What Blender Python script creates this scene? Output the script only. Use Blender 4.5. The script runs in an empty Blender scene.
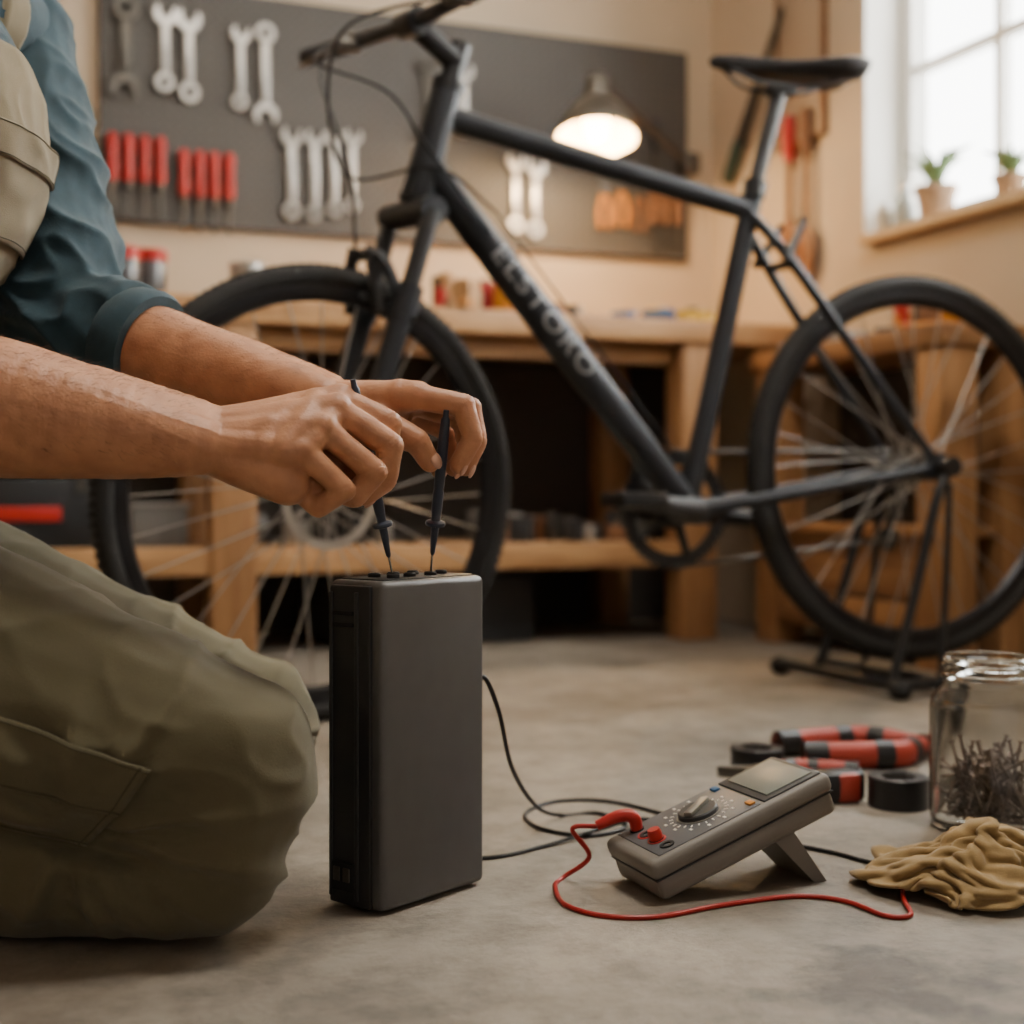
import bpy, bmesh, math, random
from mathutils import Vector, Matrix, noise, Quaternion
from mathutils.bvhtree import BVHTree
random.seed(7)
TH = math.radians(21.8)
RFG = Matrix.Rotation(-TH, 4, 'Z')     # bench-front work area is turned relative to the room walls
V = Vector
pi = math.pi

# ------------------------------------------------------------------ materials
def lin(h):
    h = h.lstrip('#')
    r = [int(h[i:i+2], 16)/255 for i in (0, 2, 4)]
    return tuple((c/12.92 if c <= .04045 else ((c+.055)/1.055)**2.4) for c in r)
_m = {}
def mat(name, col, rough=.5, metal=0, var=0.0, scale=15, bump=0, bscale=200, coat=0, sss=0, spec=.5,
        emis=0, stretch=(1, 1, 1), trans=0, ior=1.45, col2=None, sheen=0, bdist=.001):
    if name in _m: return _m[name]
    m = bpy.data.materials.new(name); m.use_nodes = True
    nt = m.node_tree; N = nt.nodes; L = nt.links
    b = N['Principled BSDF']
    c = lin(col)
    b.inputs['Roughness'].default_value = rough
    b.inputs['Metallic'].default_value = metal
    b.inputs['Specular IOR Level'].default_value = spec
    b.inputs['Coat Weight'].default_value = coat
    b.inputs['Sheen Weight'].default_value = sheen
    b.inputs['IOR'].default_value = ior
    b.inputs['Transmission Weight'].default_value = trans
    if sss:
        b.inputs['Subsurface Weight'].default_value = sss
        b.inputs['Subsurface Radius'].default_value = (.9, .35, .2)
        b.inputs['Subsurface Scale'].default_value = .006
    tc = N.new('ShaderNodeTexCoord'); mp = N.new('ShaderNodeMapping')
    mp.inputs['Scale'].default_value = stretch
    L.new(tc.outputs['Object'], mp.inputs['Vector'])
    if var or col2:
        n = N.new('ShaderNodeTexNoise'); n.inputs['Scale'].default_value = scale
        n.inputs['Detail'].default_value = 6
        L.new(mp.outputs[0], n.inputs['Vector'])
        mx = N.new('ShaderNodeMix'); mx.data_type = 'RGBA'
        mr = N.new('ShaderNodeMapRange'); mr.inputs[1].default_value = .3; mr.inputs[2].default_value = .7
        L.new(n.outputs['Fac'], mr.inputs[0]); L.new(mr.outputs[0], mx.inputs['Factor'])
        a = tuple(x*(1-var) for x in c); d = lin(col2) if col2 else tuple(min(1, x*(1+var)) for x in c)
        mx.inputs['A'].default_value = (*a, 1); mx.inputs['B'].default_value = (*d, 1)
        L.new(mx.outputs['Result'], b.inputs['Base Color'])
    else:
        b.inputs['Base Color'].default_value = (*c, 1)
    if bump:
        n2 = N.new('ShaderNodeTexNoise'); n2.inputs['Scale'].default_value = bscale
        n2.inputs['Detail'].default_value = 4
        L.new(mp.outputs[0], n2.inputs['Vector'])
        bp = N.new('ShaderNodeBump'); bp.inputs['Strength'].default_value = bump
        bp.inputs['Distance'].default_value = bdist
        L.new(n2.outputs['Fac'], bp.inputs['Height']); L.new(bp.outputs[0], b.inputs['Normal'])
    if emis:
        b.inputs['Emission Color'].default_value = (*c, 1)
        b.inputs['Emission Strength'].default_value = emis
    _m[name] = m
    return m

M_black = mat('black_rubber', '#1a1a1b', .75, bump=.2)
M_plas = mat('black_plastic', '#1e1f21', .42, bump=.15, bscale=600)
M_plas2 = mat('dark_plastic', '#303133', .5)
M_steel = mat('brushed_steel', '#bcb9b4', .36, .8, var=.12)
M_dsteel = mat('dark_steel', '#5c5954', .42, .85)
M_chrome = mat('chrome', '#c9c9c9', .2, 1)
M_red = mat('red_plastic', '#a8211b', .4, var=.08)
M_orange = mat('orange_plastic', '#b5741f', .45)
M_blue = mat('blue_plastic', '#2d5d8e', .45)
M_yellow = mat('yellow_plastic', '#c9a236', .45)
M_white = mat('white_paint', '#e6e3dd', .5)
M_wood = mat('pine_wood', '#9d7148', .55, col2='#bd9264', var=.12, scale=5, stretch=(1, 9, 9), bump=.25, bscale=30)
M_woodv = mat('pine_wood_upright', '#8f653f', .55, col2='#ad8156', var=.12, scale=5, stretch=(9, 9, 1), bump=.25, bscale=30)
M_woody = mat('pine_wood_cross', '#7e5736', .55, col2='#9a7048', var=.12, scale=5, stretch=(9, 1, 9), bump=.25, bscale=30)
M_dwood = mat('dark_wood', '#6b452a', .55, col2='#855a38', var=.15, scale=6, stretch=(1, 6, 6))
M_frame = mat('bike_paint', '#2e3136', .48, .4, coat=.08, bump=.05, bscale=900)
M_tyre = mat('tyre_rubber', '#222120', .8, bump=.4, bscale=120, var=.2)
M_rim = mat('rim_black', '#2a2a2d', .35, .6)
M_spoke = mat('spoke_steel', '#a19e9a', .4, .8)

# ------------------------------------------------------------------ geometry helpers
def track(d, up=None):
    return V(d).to_track_quat('Z', 'Y').to_matrix().to_4x4()
def catmull(pts, n=8, closed=False):
    pts = [V(p) for p in pts]; out = []; N = len(pts)
    rng = N if closed else N-1
    for i in range(rng):
        if closed:
            p0, p1, p2, p3 = pts[(i-1) % N], pts[i], pts[(i+1) % N], pts[(i+2) % N]
        else:
            p1, p2 = pts[i], pts[i+1]
            p0 = pts[i-1] if i else p1*2-p2
            p3 = pts[i+2] if i+2 < N else p2*2-p1
        for k in range(n):
            t = k/n
            out.append(.5*((2*p1)+(p2-p0)*t+(2*p0-5*p1+4*p2-p3)*t*t+(3*p1-p0-3*p2+p3)*t**3))
    if not closed: out.append(pts[-1])
    return out
def sweep(bm, pts, rad, seg=12, closed=False, flat=1.0, up=None):
    pts = [V(p) for p in pts]; n = len(pts)
    if not hasattr(rad, '__len__'): rad = [rad]*n
    if len(rad) != n:
        r2 = []
        for i in range(n):
            f = i/(n-1)*(len(rad)-1); j = min(int(f), len(rad)-2); r2.append(rad[j]+(rad[j+1]-rad[j])*(f-j))
        rad = r2
    T = []
    for i in range(n):
        a = pts[(i-1) % n] if (closed or i) else pts[0]
        b = pts[(i+1) % n] if (closed or i < n-1) else pts[-1]
        d = b-a
        T.append(d.normalized() if d.length > 1e-9 else V((0, 0, 1)))
    if up is None:
        up0 = V((0, 0, 1)) if abs(T[0].z) < .9 else V((1, 0, 0))
    else: up0 = V(up)
    nrm = (up0-T[0]*up0.dot(T[0])).normalized()
    rings = []
    for i in range(n):
        if up is not None: nrm = V(up)
        nrm = nrm-T[i]*nrm.dot(T[i])
        nrm = nrm.normalized() if nrm.length > 1e-6 else T[i].orthogonal().normalized()
        bn = T[i].cross(nrm)
        rings.append([bm.verts.new(pts[i]+(nrm*math.cos(2*pi*k/seg)*flat+bn*math.sin(2*pi*k/seg))*rad[i]) for k in range(seg)])
    for i in range(n if closed else n-1):
        A, B = rings[i], rings[(i+1) % n]
        for k in range(seg):
            bm.faces.new((A[k], A[(k+1) % seg], B[(k+1) % seg], B[k]))
    if not closed:
        bm.faces.new(rings[0][::-1]); bm.faces.new(rings[-1])
def cyl(bm, p, q, r, r2=None, seg=16):
    sweep(bm, [p, q], [r, r if r2 is None else r2], seg)
def lathe(bm, prof, M=Matrix(), seg=28, a0=0, a1=2*pi):
    full = abs(a1-a0-2*pi) < 1e-6
    ns = seg if full else seg+1
    rings = []
    for r, z in prof:
        if r < 1e-7:
            v = bm.verts.new(M @ V((0, 0, z))); rings.append([v]*ns)
        else:
            rings.append([bm.verts.new(M @ V((r*math.cos(a0+(a1-a0)*k/seg), r*math.sin(a0+(a1-a0)*k/seg), z))) for k in range(ns)])
    for i in range(len(rings)-1):
        A, B = rings[i], rings[i+1]
        for k in range(seg):
            k2 = (k+1) % ns
            vs = []
            for v in (A[k], A[k2], B[k2], B[k]):
                if v not in vs: vs.append(v)
            if len(vs) >= 3:
                try: bm.faces.new(vs)
                except ValueError: pass
def box(bm, c, s, rot=None, bev=0, segs=2):
    t = bmesh.new()
    bmesh.ops.create_cube(t, size=1)
    bmesh.ops.scale(t, vec=V(s), verts=t.verts)
    if bev: bmesh.ops.bevel(t, geom=list(t.edges), offset=bev, segments=segs, affect='EDGES', profile=.5)
    Mx = Matrix.Translation(V(c)) @ (rot.to_4x4() if rot is not None else Matrix())
    merge(bm, t, Mx)
def merge(bm, t, Mx=Matrix()):
    mp = {v: bm.verts.new(Mx @ v.co) for v in t.verts}
    for f in t.faces:
        try: bm.faces.new([mp[v] for v in f.verts])
        except ValueError: pass
    t.free()
def poly(bm, pts, th, M=Matrix()):
    a = [bm.verts.new(M @ V((x, y, -th/2))) for x, y in pts]
    b = [bm.verts.new(M @ V((x, y, th/2))) for x, y in pts]
    n = len(pts)
    bm.faces.new(a[::-1]); bm.faces.new(b)
    for i in range(n):
        bm.faces.new((a[i], a[(i+1) % n], b[(i+1) % n], b[i]))
def ell(bm, c, r, rot=None, seg=20):
    t = bmesh.new()
    bmesh.ops.create_uvsphere(t, u_segments=seg, v_segments=seg//2+2, radius=1)
    bmesh.ops.scale(t, vec=V(r), verts=t.verts)
    merge(bm, t, Matrix.Translation(V(c)) @ (rot.to_4x4() if rot is not None else Matrix()))
def rcone(bm, p, q, r1, r2, seg=20):
    p, q = V(p), V(q); d = q-p; L = d.length
    if L < 1e-6: ell(bm, p, (r1, r1, r1)); return
    pr = [(r1*math.cos(a), r1*math.sin(a)) for a in [-pi/2+pi/2*i/6 for i in range(7)]]
    pr[0] = (0, -r1)
    pr += [(r2*math.cos(a), L+r2*math.sin(a)) for a in [pi/2*i/6 for i in range(7)]]
    pr[-1] = (0, L+r2)
    lathe(bm, pr, Matrix.Translation(p) @ track(d), seg)
def chain(bm, pts, rad):
    for i in range(len(pts)-1): rcone(bm, pts[i], pts[i+1], rad[i], rad[i+1])

def mkobj(name, bm, m, parent=None, smooth=True, angle=35, mods=True):
    bmesh.ops.recalc_face_normals(bm, faces=bm.faces)
    me = bpy.data.meshes.new(name); bm.to_mesh(me); bm.free()
    for x in (m if isinstance(m, (list, tuple)) else [m]): me.materials.append(x)
    if smooth:
        me.polygons.foreach_set('use_smooth', [True]*len(me.polygons))
        try: me.set_sharp_from_angle(angle=math.radians(angle))
        except Exception: pass
    o = bpy.data.objects.new(name, me)
    bpy.context.scene.collection.objects.link(o)
    if parent: o.parent = parent
    return o
class Asm:
    def __init__(s, name, M=None, fg=False):
        s.e = bpy.data.objects.new(name, None); s.e.empty_display_size = .05
        bpy.context.scene.collection.objects.link(s.e)
        mw = M if M is not None else Matrix()
        s.e.matrix_world = (RFG @ mw) if fg else mw
        s.b = {}
    def __call__(s, part, m, **k):
        if part not in s.b: s.b[part] = (bmesh.new(), m, k)
        return s.b[part][0]
    def done(s):
        out = {}
        for p, (bm, m, k) in s.b.items(): out[p] = mkobj(p, bm, m, s.e, **k)
        return out
def remesh(bm, voxel, it):
    bmesh.ops.recalc_face_normals(bm, faces=bm.faces)
    me = bpy.data.meshes.new('t'); bm.to_mesh(me); bm.free()
    o = bpy.data.objects.new('t', me); bpy.context.scene.collection.objects.link(o)
    md = o.modifiers.new('r', 'REMESH'); md.mode = 'VOXEL'; md.voxel_size = voxel
    sm = o.modifiers.new('s', 'SMOOTH'); sm.factor = .5; sm.iterations = it
    dg = bpy.context.evaluated_depsgraph_get()
    ev = bpy.data.meshes.new_from_object(o.evaluated_get(dg))
    bpy.data.objects.remove(o)
    return ev
def addmesh(name, me, mats, parent=None):
    me.materials.clear()
    for x in (mats if isinstance(mats, (list, tuple)) else [mats]): me.materials.append(x)
    me.polygons.foreach_set('use_smooth', [True]*len(me.polygons))
    me.name = name
    o = bpy.data.objects.new(name, me); bpy.context.scene.collection.objects.link(o)
    if parent: o.parent = parent
    return o
def room(name, c, s, m, bev=0):
    bm = bmesh.new(); box(bm, c, s, bev=bev)
    return mkobj(name, bm, m, smooth=False)
def sat(x): return max(0, min(1, x))

# ------------------------------------------------------------------ cloth rag (simulated first, placed later)
def rag():
    n = 50; half = .14
    bm = bmesh.new(); rest = []; g = []
    for i in range(n+1):
        row = []
        for j in range(n+1):
            x, y = (i/n*2-1)*half, (j/n*2-1)*half
            r = math.hypot(x, y); an = math.atan2(y, x) if r > 1e-9 else 0
            rad = r*(.46+.14*math.sin(4*an+.6)+.08*math.sin(6*an+2))
            z = .012+max(0, .13-.75*r)+.012*math.sin(5*an)*r/half
            px = rad*math.cos(an)*1.4+.012*noise.noise(V((x*20, y*20, 1)))
            py = rad*math.sin(an)*.85+.012*noise.noise(V((x*20, y*20, 5)))
            row.append(bm.verts.new((px, py, z))); rest.append((x, y, 0))
        g.append(row)
    for i in range(n):
        for j in range(n): bm.faces.new((g[i][j], g[i+1][j], g[i+1][j+1], g[i][j+1]))
    me = bpy.data.meshes.new('ragsim'); bm.to_mesh(me); bm.free()
    o = bpy.data.objects.new('ragsim', me); bpy.context.scene.collection.objects.link(o)
    o.shape_key_add(name='Basis'); sk = o.shape_key_add(name='rest')
    for k, c in enumerate(rest): sk.data[k].co = c
    sk.value = 0
    fm = bpy.data.meshes.new('fl'); fm.from_pydata([(-1, -1, 0), (1, -1, 0), (1, 1, 0), (-1, 1, 0)], [], [(0, 1, 2, 3)])
    fo = bpy.data.objects.new('fl', fm); bpy.context.scene.collection.objects.link(fo)
    fo.modifiers.new('c', 'COLLISION'); fo.collision.thickness_outer = .0015; fo.collision.cloth_friction = 60
    cl = o.modifiers.new('cloth', 'CLOTH'); s = cl.settings
    s.quality = 6; s.mass = .12; s.tension_stiffness = 10; s.compression_stiffness = 10; s.shear_stiffness = 4; s.bending_stiffness = 2.2
    s.air_damping = 2
    s.rest_shape_key = sk
    c = cl.collision_settings; c.use_collision = True; c.distance_min = .0015; c.use_self_collision = True; c.self_distance_min = .004; c.collision_quality = 3
    sc = bpy.context.scene
    cl.point_cache.frame_start = 1; cl.point_cache.frame_end = 30
    for fr in range(1, 17): sc.frame_set(fr)
    dg = bpy.context.evaluated_depsgraph_get()
    out = bpy.data.meshes.new_from_object(o.evaluated_get(dg))
    sc.frame_set(1)
    bpy.data.objects.remove(o); bpy.data.objects.remove(fo)
    return out
rag_me = rag()

# ------------------------------------------------------------------ room shell
def floor_mat():
    m = bpy.data.materials.new('concrete'); m.use_nodes = True
    nt = m.node_tree; N = nt.nodes; L = nt.links; b = N['Principled BSDF']
    tc = N.new('ShaderNodeTexCoord')
    def ns(sc, det=8, rough=.6):
        n = N.new('ShaderNodeTexNoise'); n.inputs['Scale'].default_value = sc; n.inputs['Detail'].default_value = det
        n.inputs['Roughness'].default_value = rough; L.new(tc.outputs['Object'], n.inputs['Vector']); return n
    a, c, d = ns(3.2), ns(18, 12, .75), ns(1.1, 5)
    r = N.new('ShaderNodeValToRGB'); L.new(a.outputs['Fac'], r.inputs[0])
    r.color_ramp.elements[0].position = .34; r.color_ramp.elements[0].color = (*lin('#6d655a'), 1)
    r.color_ramp.elements[1].position = .66; r.color_ramp.elements[1].color = (*lin('#9b9184'), 1)
    mx = N.new('ShaderNodeMix'); mx.data_type = 'RGBA'; mx.blend_type = 'MULTIPLY'; mx.inputs['Factor'].default_value = 1
    r2 = N.new('ShaderNodeValToRGB'); L.new(c.outputs['Fac'], r2.inputs[0])
    r2.color_ramp.elements[0].position = .32; r2.color_ramp.elements[0].color = (.52, .52, .52, 1)
    r2.color_ramp.elements[1].position = .56; r2.color_ramp.elements[1].color = (1, 1, 1, 1)
    L.new(r.outputs[0], mx.inputs['A']); L.new(r2.outputs[0], mx.inputs['B'])
    # oil stain
    vm = N.new('ShaderNodeVectorMath'); vm.operation = 'DISTANCE'
    L.new(tc.outputs['Object'], vm.inputs[0]); vm.inputs[1].default_value = (.63, .83, 0)
    ad = N.new('ShaderNodeMath'); ad.operation = 'MULTIPLY_ADD'; n3 = ns(14, 7, .65)
    L.new(n3.outputs['Fac'], ad.inputs[0]); ad.inputs[1].default_value = .30; L.new(vm.outputs['Value'], ad.inputs[2])
    mr = N.new('ShaderNodeMapRange'); mr.inputs[1].default_value = .19; mr.inputs[2].default_value = .245
    mr.inputs[3].default_value = .38; mr.inputs[4].default_value = 1
    L.new(ad.outputs[0], mr.inputs[0])
    mx2 = N.new('ShaderNodeMix'); mx2.data_type = 'RGBA'; mx2.blend_type = 'MULTIPLY'; mx2.inputs['Factor'].default_value = 1
    L.new(mx.outputs['Result'], mx2.inputs['A']); L.new(mr.outputs[0], mx2.inputs['B'])
    L.new(mx2.outputs['Result'], b.inputs['Base Color'])
    rr = N.new('ShaderNodeMapRange'); rr.inputs[3].default_value = .42; rr.inputs[4].default_value = .72
    L.new(d.outputs['Fac'], rr.inputs[0]); L.new(rr.outputs[0], b.inputs['Roughness'])
    bp = N.new('ShaderNodeBump'); bp.inputs['Strength'].default_value = .6; bp.inputs['Distance'].default_value = .004
    n4 = ns(60, 8, .7); L.new(n4.outputs['Fac'], bp.inputs['Height']); L.new(bp.outputs[0], b.inputs['Normal'])
    return m
def peg_mat():
    m = bpy.data.materials.new('pegboard'); m.use_nodes = True
    nt = m.node_tree; N = nt.nodes; L = nt.links; b = N['Principled BSDF']
    tc = N.new('ShaderNodeTexCoord'); sx = N.new('ShaderNodeSeparateXYZ'); L.new(tc.outputs['Object'], sx.inputs[0])
    out = []
    for k in ('X', 'Z'):
        q = N.new('ShaderNodeMath'); q.operation = 'PINGPONG'; L.new(sx.outputs[k], q.inputs[0]); q.inputs[1].default_value = .0127
        p = N.new('ShaderNodeMath'); p.operation = 'POWER'; L.new(q.outputs[0], p.inputs[0]); p.inputs[1].default_value = 2
        out.append(p)
    s = N.new('ShaderNodeMath'); s.operation = 'ADD'; L.new(out[0].outputs[0], s.inputs[0]); L.new(out[1].outputs[0], s.inputs[1])
    g = N.new('ShaderNodeMath'); g.operation = 'GREATER_THAN'; L.new(s.outputs[0], g.inputs[0]); g.inputs[1].default_value = .0036**2
    mx = N.new('ShaderNodeMix'); mx.data_type = 'RGBA'; L.new(g.outputs[0], mx.inputs['Factor'])
    mx.inputs['A'].default_value = (*lin('#1c1a19'), 1); mx.inputs['B'].default_value = (*lin('#494642'), 1)
    L.new(mx.outputs['Result'], b.inputs['Base Color']); b.inputs['Roughness'].default_value = .6
    return m
M_floor = floor_mat()
M_wall = mat('plaster_wall', '#bfad95', .85, var=.05, scale=3, bump=.15, bscale=60)
M_ceil = mat('ceiling_paint', '#cfc9be', .9)
XL, XR, YB, YF, ZC = -1.4, 2.03, 3.53, -2.0, 2.6
room('floor', ((XL+XR)/2, (YB+YF)/2-.4, -.05), (XR-XL+.8, YB-YF+1.4, .1), M_floor)
room('wall_back', ((XL+XR)/2, YB+.07, ZC/2), (XR-XL+.28, .14, ZC), M_wall)
room('wall_left', (XL-.07, (YB+YF)/2, ZC/2), (.14, YB-YF, ZC), M_wall)
room('ceiling', ((XL+XR)/2, (YB+YF)/2, ZC+.05), (XR-XL+.3, YB-YF+.28, .1), M_ceil)
WY0, WY1, WZ0, WZ1 = 1.25, 2.79, .95, 2.05
bm = bmesh.new()
box(bm, (XR+.07, (YB+WY1)/2, ZC/2), (.14, YB-WY1, ZC))
box(bm, (XR+.07, (YF+WY0)/2, ZC/2), (.14, WY0-YF, ZC))
box(bm, (XR+.07, (WY0+WY1)/2, WZ0/2), (.14, WY1-WY0, WZ0))
box(bm, (XR+.07, (WY0+WY1)/2, (ZC+WZ1)/2), (.14, WY1-WY0, ZC-WZ1))
mkobj('wall_right', bm, M_wall, smooth=False)
room('baseboard_back', (.3, YB-.008, .05), (3.4, .014, .1), mat('baseboard_dark', '#4a3e33', .6))
w = Asm('window_1')
b = w('frame', M_white, smooth=False)
XF = XR+.115
box(b, (XF, WY0+.025, (WZ0+WZ1)/2), (.05, .05, WZ1-WZ0)); box(b, (XF, WY1-.025, (WZ0+WZ1)/2), (.05, .05, WZ1-WZ0))
box(b, (XF, (WY0+WY1)/2, WZ0+.03), (.05, WY1-WY0-.1, .06)); box(b, (XF, (WY0+WY1)/2, WZ1-.025), (.05, WY1-WY0-.1, .05))
for y in (2.455, 2.15, 1.845, 1.54): box(b, (XF, y, (WZ0+WZ1)/2), (.03, .022, WZ1-WZ0-.1))
for z in (1.36, 1.71): box(b, (XF-.002, (WY0+WY1)/2, z), (.03, WY1-WY0-.1, .022))
b = w('reveal', M_white, smooth=False)
box(b, (XR+.04, WY1-.004, (WZ0+WZ1)/2), (.1, .006, WZ1-WZ0)); box(b, (XR+.04, WY0+.004, (WZ0+WZ1)/2), (.1, .006, WZ1-WZ0))
b = w('sill', mat('sill_wood', '#b89a72', .5, var=.1), smooth=False)
box(b, (XR+.03, (WY0+WY1)/2, WZ0+.004), (.13, WY1-WY0-.02, .024), bev=.004)
b = w('glass_pane', mat('window_glass', '#f4f8fa', .02, trans=1, ior=1.01))
box(b, (XF+.005, (WY0+WY1)/2, (WZ0+WZ1)/2), (.004, WY1-WY0-.1, WZ1-WZ0-.11))
w.done()

# ------------------------------------------------------------------ pegboard + hanging tools
room('pegboard', (1.135, YB-.012, 1.31), (1.61, .022, .59), peg_mat(), .003)
TW = YB-.036
PEG = .0128
def wrench(name, x, ztop, zbot, hr=.026, m=None, flip=False):
    bm = bmesh.new(); Lh = ztop-zbot; sg = -1 if flip else 1
    M0 = Matrix.Translation((x, TW, (ztop+zbot)/2)) @ Matrix.Rotation(pi/2, 4, 'X') @ Matrix.Rotation(random.uniform(-.03, .03), 4, 'Z')
    yc = Lh/2-hr
    pts = [(hr*math.cos(math.radians(a)), yc+hr*math.sin(math.radians(a))) for a in range(128, 413, 12)]
    wv = hr*.46
    pts += [(wv, yc-.05*hr), (wv*.5, yc-.35*hr), (-wv*.5, yc-.35*hr), (-wv, yc-.05*hr)]
    pts = [(px, sg*py) for px, py in pts]
    if flip: pts = pts[::-1]
    poly(bm, pts, .008, M0)
    box(bm, (x, TW, (ztop+zbot)/2), (hr*.72, .006, Lh-3.1*hr), bev=.002)
    R = M0 @ Matrix.Translation((0, -sg*(Lh/2-hr*.85), 0))
    ro, ri = hr*.85, hr*.45
    lathe(bm, [(ri, -.006), (ro-.002, -.006), (ro, -.003), (ro, .003), (ro-.002, .006), (ri, .006), (ri, -.006)], R, 20)
    cyl(bm, (x, TW+PEG, ztop-hr*1.2), (x, TW-.008, ztop-hr*1.2), .003)
    return mkobj(name, bm, m or M_steel)
for i, (x, a, bz, h, m, fl) in enumerate([(.389, 1.56, 1.30, .036, M_dsteel, True), (.484, 1.555, 1.335, .028, M_steel, False),
        (.542, 1.55, 1.315, .030, M_steel, False), (.668, 1.525, 1.31, .024, M_steel, False), (.731, 1.535, 1.275, .030, M_steel, True),
        (.798, 1.285, 1.045, .027, M_steel, False), (.857, 1.285, 1.045, .025, M_steel, False), (.908, 1.29, 1.06, .024, M_steel, False),
        (.956, 1.295, 1.075, .023, M_steel, False), (1.408, 1.275, 1.055, .026, M_steel, False), (1.467, 1.265, 1.045, .027, M_steel, False),
        (1.16, 1.50, 1.27, .028, M_dsteel, True), (1.262, 1.5, 1.3, .026, M_steel, False)]):
    wrench('wrench', x, a, bz, h, m, fl)
def screwdriver(x, ztop, m=M_red, L=.2, peg=.0165):
    a = Asm('screwdriver', Matrix.Translation((x, TW-.004, ztop)))
    b = a('handle', m)
    lathe(b, [(0, 0), (.009, -.002), (.0135, -.012), (.0135, -.03), (.011, -.06), (.0135, -.09), (.014, -.105), (.0105, -.116), (0, -.118)], seg=14)
    b = a('shaft', M_dsteel)
    lathe(b, [(0, -.112), (.0085, -.117), (.0085, -.132), (.0045, -.134), (.004, -L), (.0055, -L-.004), (.003, -L-.012), (0, -L-.012)], seg=10)
    cyl(b, (0, peg, -.145), (0, -.006, -.145), .002)
    a.done()
for x in (.358, .396, .434, .472): screwdriver(x, 1.225)
for x in (.528, .566, .602, .64): screwdriver(x, 1.20, L=.19)
def small_pliers(x, z, m):
    a = Asm('pliers', Matrix.Translation((x, TW-.004, z)))
    b = a('jaws', M_dsteel)
    poly(b, [(-.012, 0), (-.014, -.02), (-.004, -.055), (.004, -.055), (.014, -.02), (.012, 0)], .01, Matrix.Rotation(pi/2, 4, 'X') @ Matrix.Rotation(pi, 4, 'X'))
    b = a('handles', m)
    for sg in (-1, 1):
        sweep(b, catmull([(sg*.006, 0, 0), (sg*.014, 0, -.03), (sg*.017, 0, -.06), (sg*.013, 0, -.095)], 5), [.006, .007, .006], 8)
    cyl(b, (0, .0165, -.01), (0, 0, -.01), .003)
    a.done()
small_pliers(1.67, 1.18, M_orange); small_pliers(1.725, 1.19, M_orange); small_pliers(1.78, 1.18, M_dwood)
for x in (1.825, 1.862, 1.90):
    a = Asm('chisel', Matrix.Translation((x, TW-.002, 1.2)))
    lathe(a('handle', M_dwood), [(0, 0), (.013, -.004), (.015, -.03), (.011, -.08), (.012, -.09), (0, -.09)], seg=12)
    box(a('blade', M_dsteel), (0, 0, -.125), (.014, .004, .075)); cyl(a('blade', M_dsteel), (0, .0145, -.085), (0, -.005, -.085), .002)
    a.done()
for x, m in ((1.70, M_plas2), (1.76, M_dwood), (1.83, M_plas2)):
    a = Asm('file_tool', Matrix.Translation((x, TW-.002, 1.40)))
    lathe(a('handle', m), [(0, 0), (.012, -.004), (.014, -.03), (.010, -.08), (0, -.085)], seg=12)
    box(a('blade', M_dsteel), (0, 0, -.125), (.014, .004, .09)); cyl(a('blade', M_dsteel), (0, .0145, -.09), (0, -.005, -.09), .002)
    a.done()
# left hanging rail
a = Asm('wall_tool_rack')
box(a('rail', M_dwood), (.02, YB-.02, 1.47), (.42, .038, .05), bev=.004)
box(a('rail', M_dwood), (.22, YB-.012, 1.33), (.05, .02, .3), bev=.003)
for i, x in enumerate((-.12, -.04, .05, .13, .2)):
    m = (M_dsteel, M_orange, M_plas, M_dsteel, M_red)[i]
    cyl(a('tool_handle_%d' % i, m), (x, YB-.03, 1.46), (x, YB-.03, 1.60), .013, .011)
    box(a('tool_head_%d' % i, M_dsteel), (x, YB-.045, 1.62), (.03, .03, .05), bev=.005)
lathe(a('hanging_handle', M_red), [(0, 0), (.011, -.002), (.0145, -.012), (.012, -.06), (.0145, -.10), (0, -.12)], Matrix.Translation((.232, YB-.036, 1.235)), 14)
cyl(a('hanging_peg', M_dsteel), (.232, YB-.02, 1.2), (.232, YB-.05, 1.2), .004)
a.done()

# ------------------------------------------------------------------ clamp lamp
LB = V((1.51, 3.2, 1.25))
a = Asm('work_lamp')
Ml = Matrix.Translation(LB) @ Matrix.Rotation(math.radians(6), 4, 'Y') @ Matrix.Rotation(math.radians(-13), 4, 'X')
pr = [(.104, 0), (.101, .018), (.088, .05), (.062, .085), (.04, .105), (.03, .112)]
b = a('shade', mat('lamp_shade_metal', '#6f6b64', .35, .8))
lathe(b, pr+[(.03, .112), (.03, .165), (.022, .178), (0, .18)], Ml, 36)
b = a('shade_lining', mat('lamp_lining', '#f5e6c8', .6))
lathe(b, [(r-.003, z-.0005) for r, z in pr]+[(0, .108)], Ml, 36)
b = a('bulb', mat('bulb_glow', '#ffcf8f', .4, emis=45))
ell(b, Ml @ V((0, 0, .036)), (.034, .034, .038))
cyl(a('socket', M_plas), Ml @ V((0, 0, .065)), Ml @ V((0, 0, .107)), .016)
b = a('arm', M_dsteel)
p0, p1 = Ml @ V((.02, 0, .155)), V((1.915, 3.455, 1.275))
cyl(b, p0, p1, .009); ell(b, p0, (.014, .014, .014))
box(b, p1, (.05, .05, .06), bev=.006); cyl(b, p1, p1+V((0, .0515, 0)), .012)
a.done()
def light(name, typ, loc, energy, col, rot=(0, 0, 0), **k):
    l = bpy.data.lights.new(name, typ); l.energy = energy; l.color = col
    for kk, v in k.items(): setattr(l, kk, v)
    o = bpy.data.objects.new(name, l); o.location = loc; o.rotation_euler = rot
    bpy.context.scene.collection.objects.link(o); return o
light('lamp_bulb_light', 'POINT', Ml @ V((0, 0, -.012)), 22, (1, .66, .33), shadow_soft_size=.03)

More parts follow.
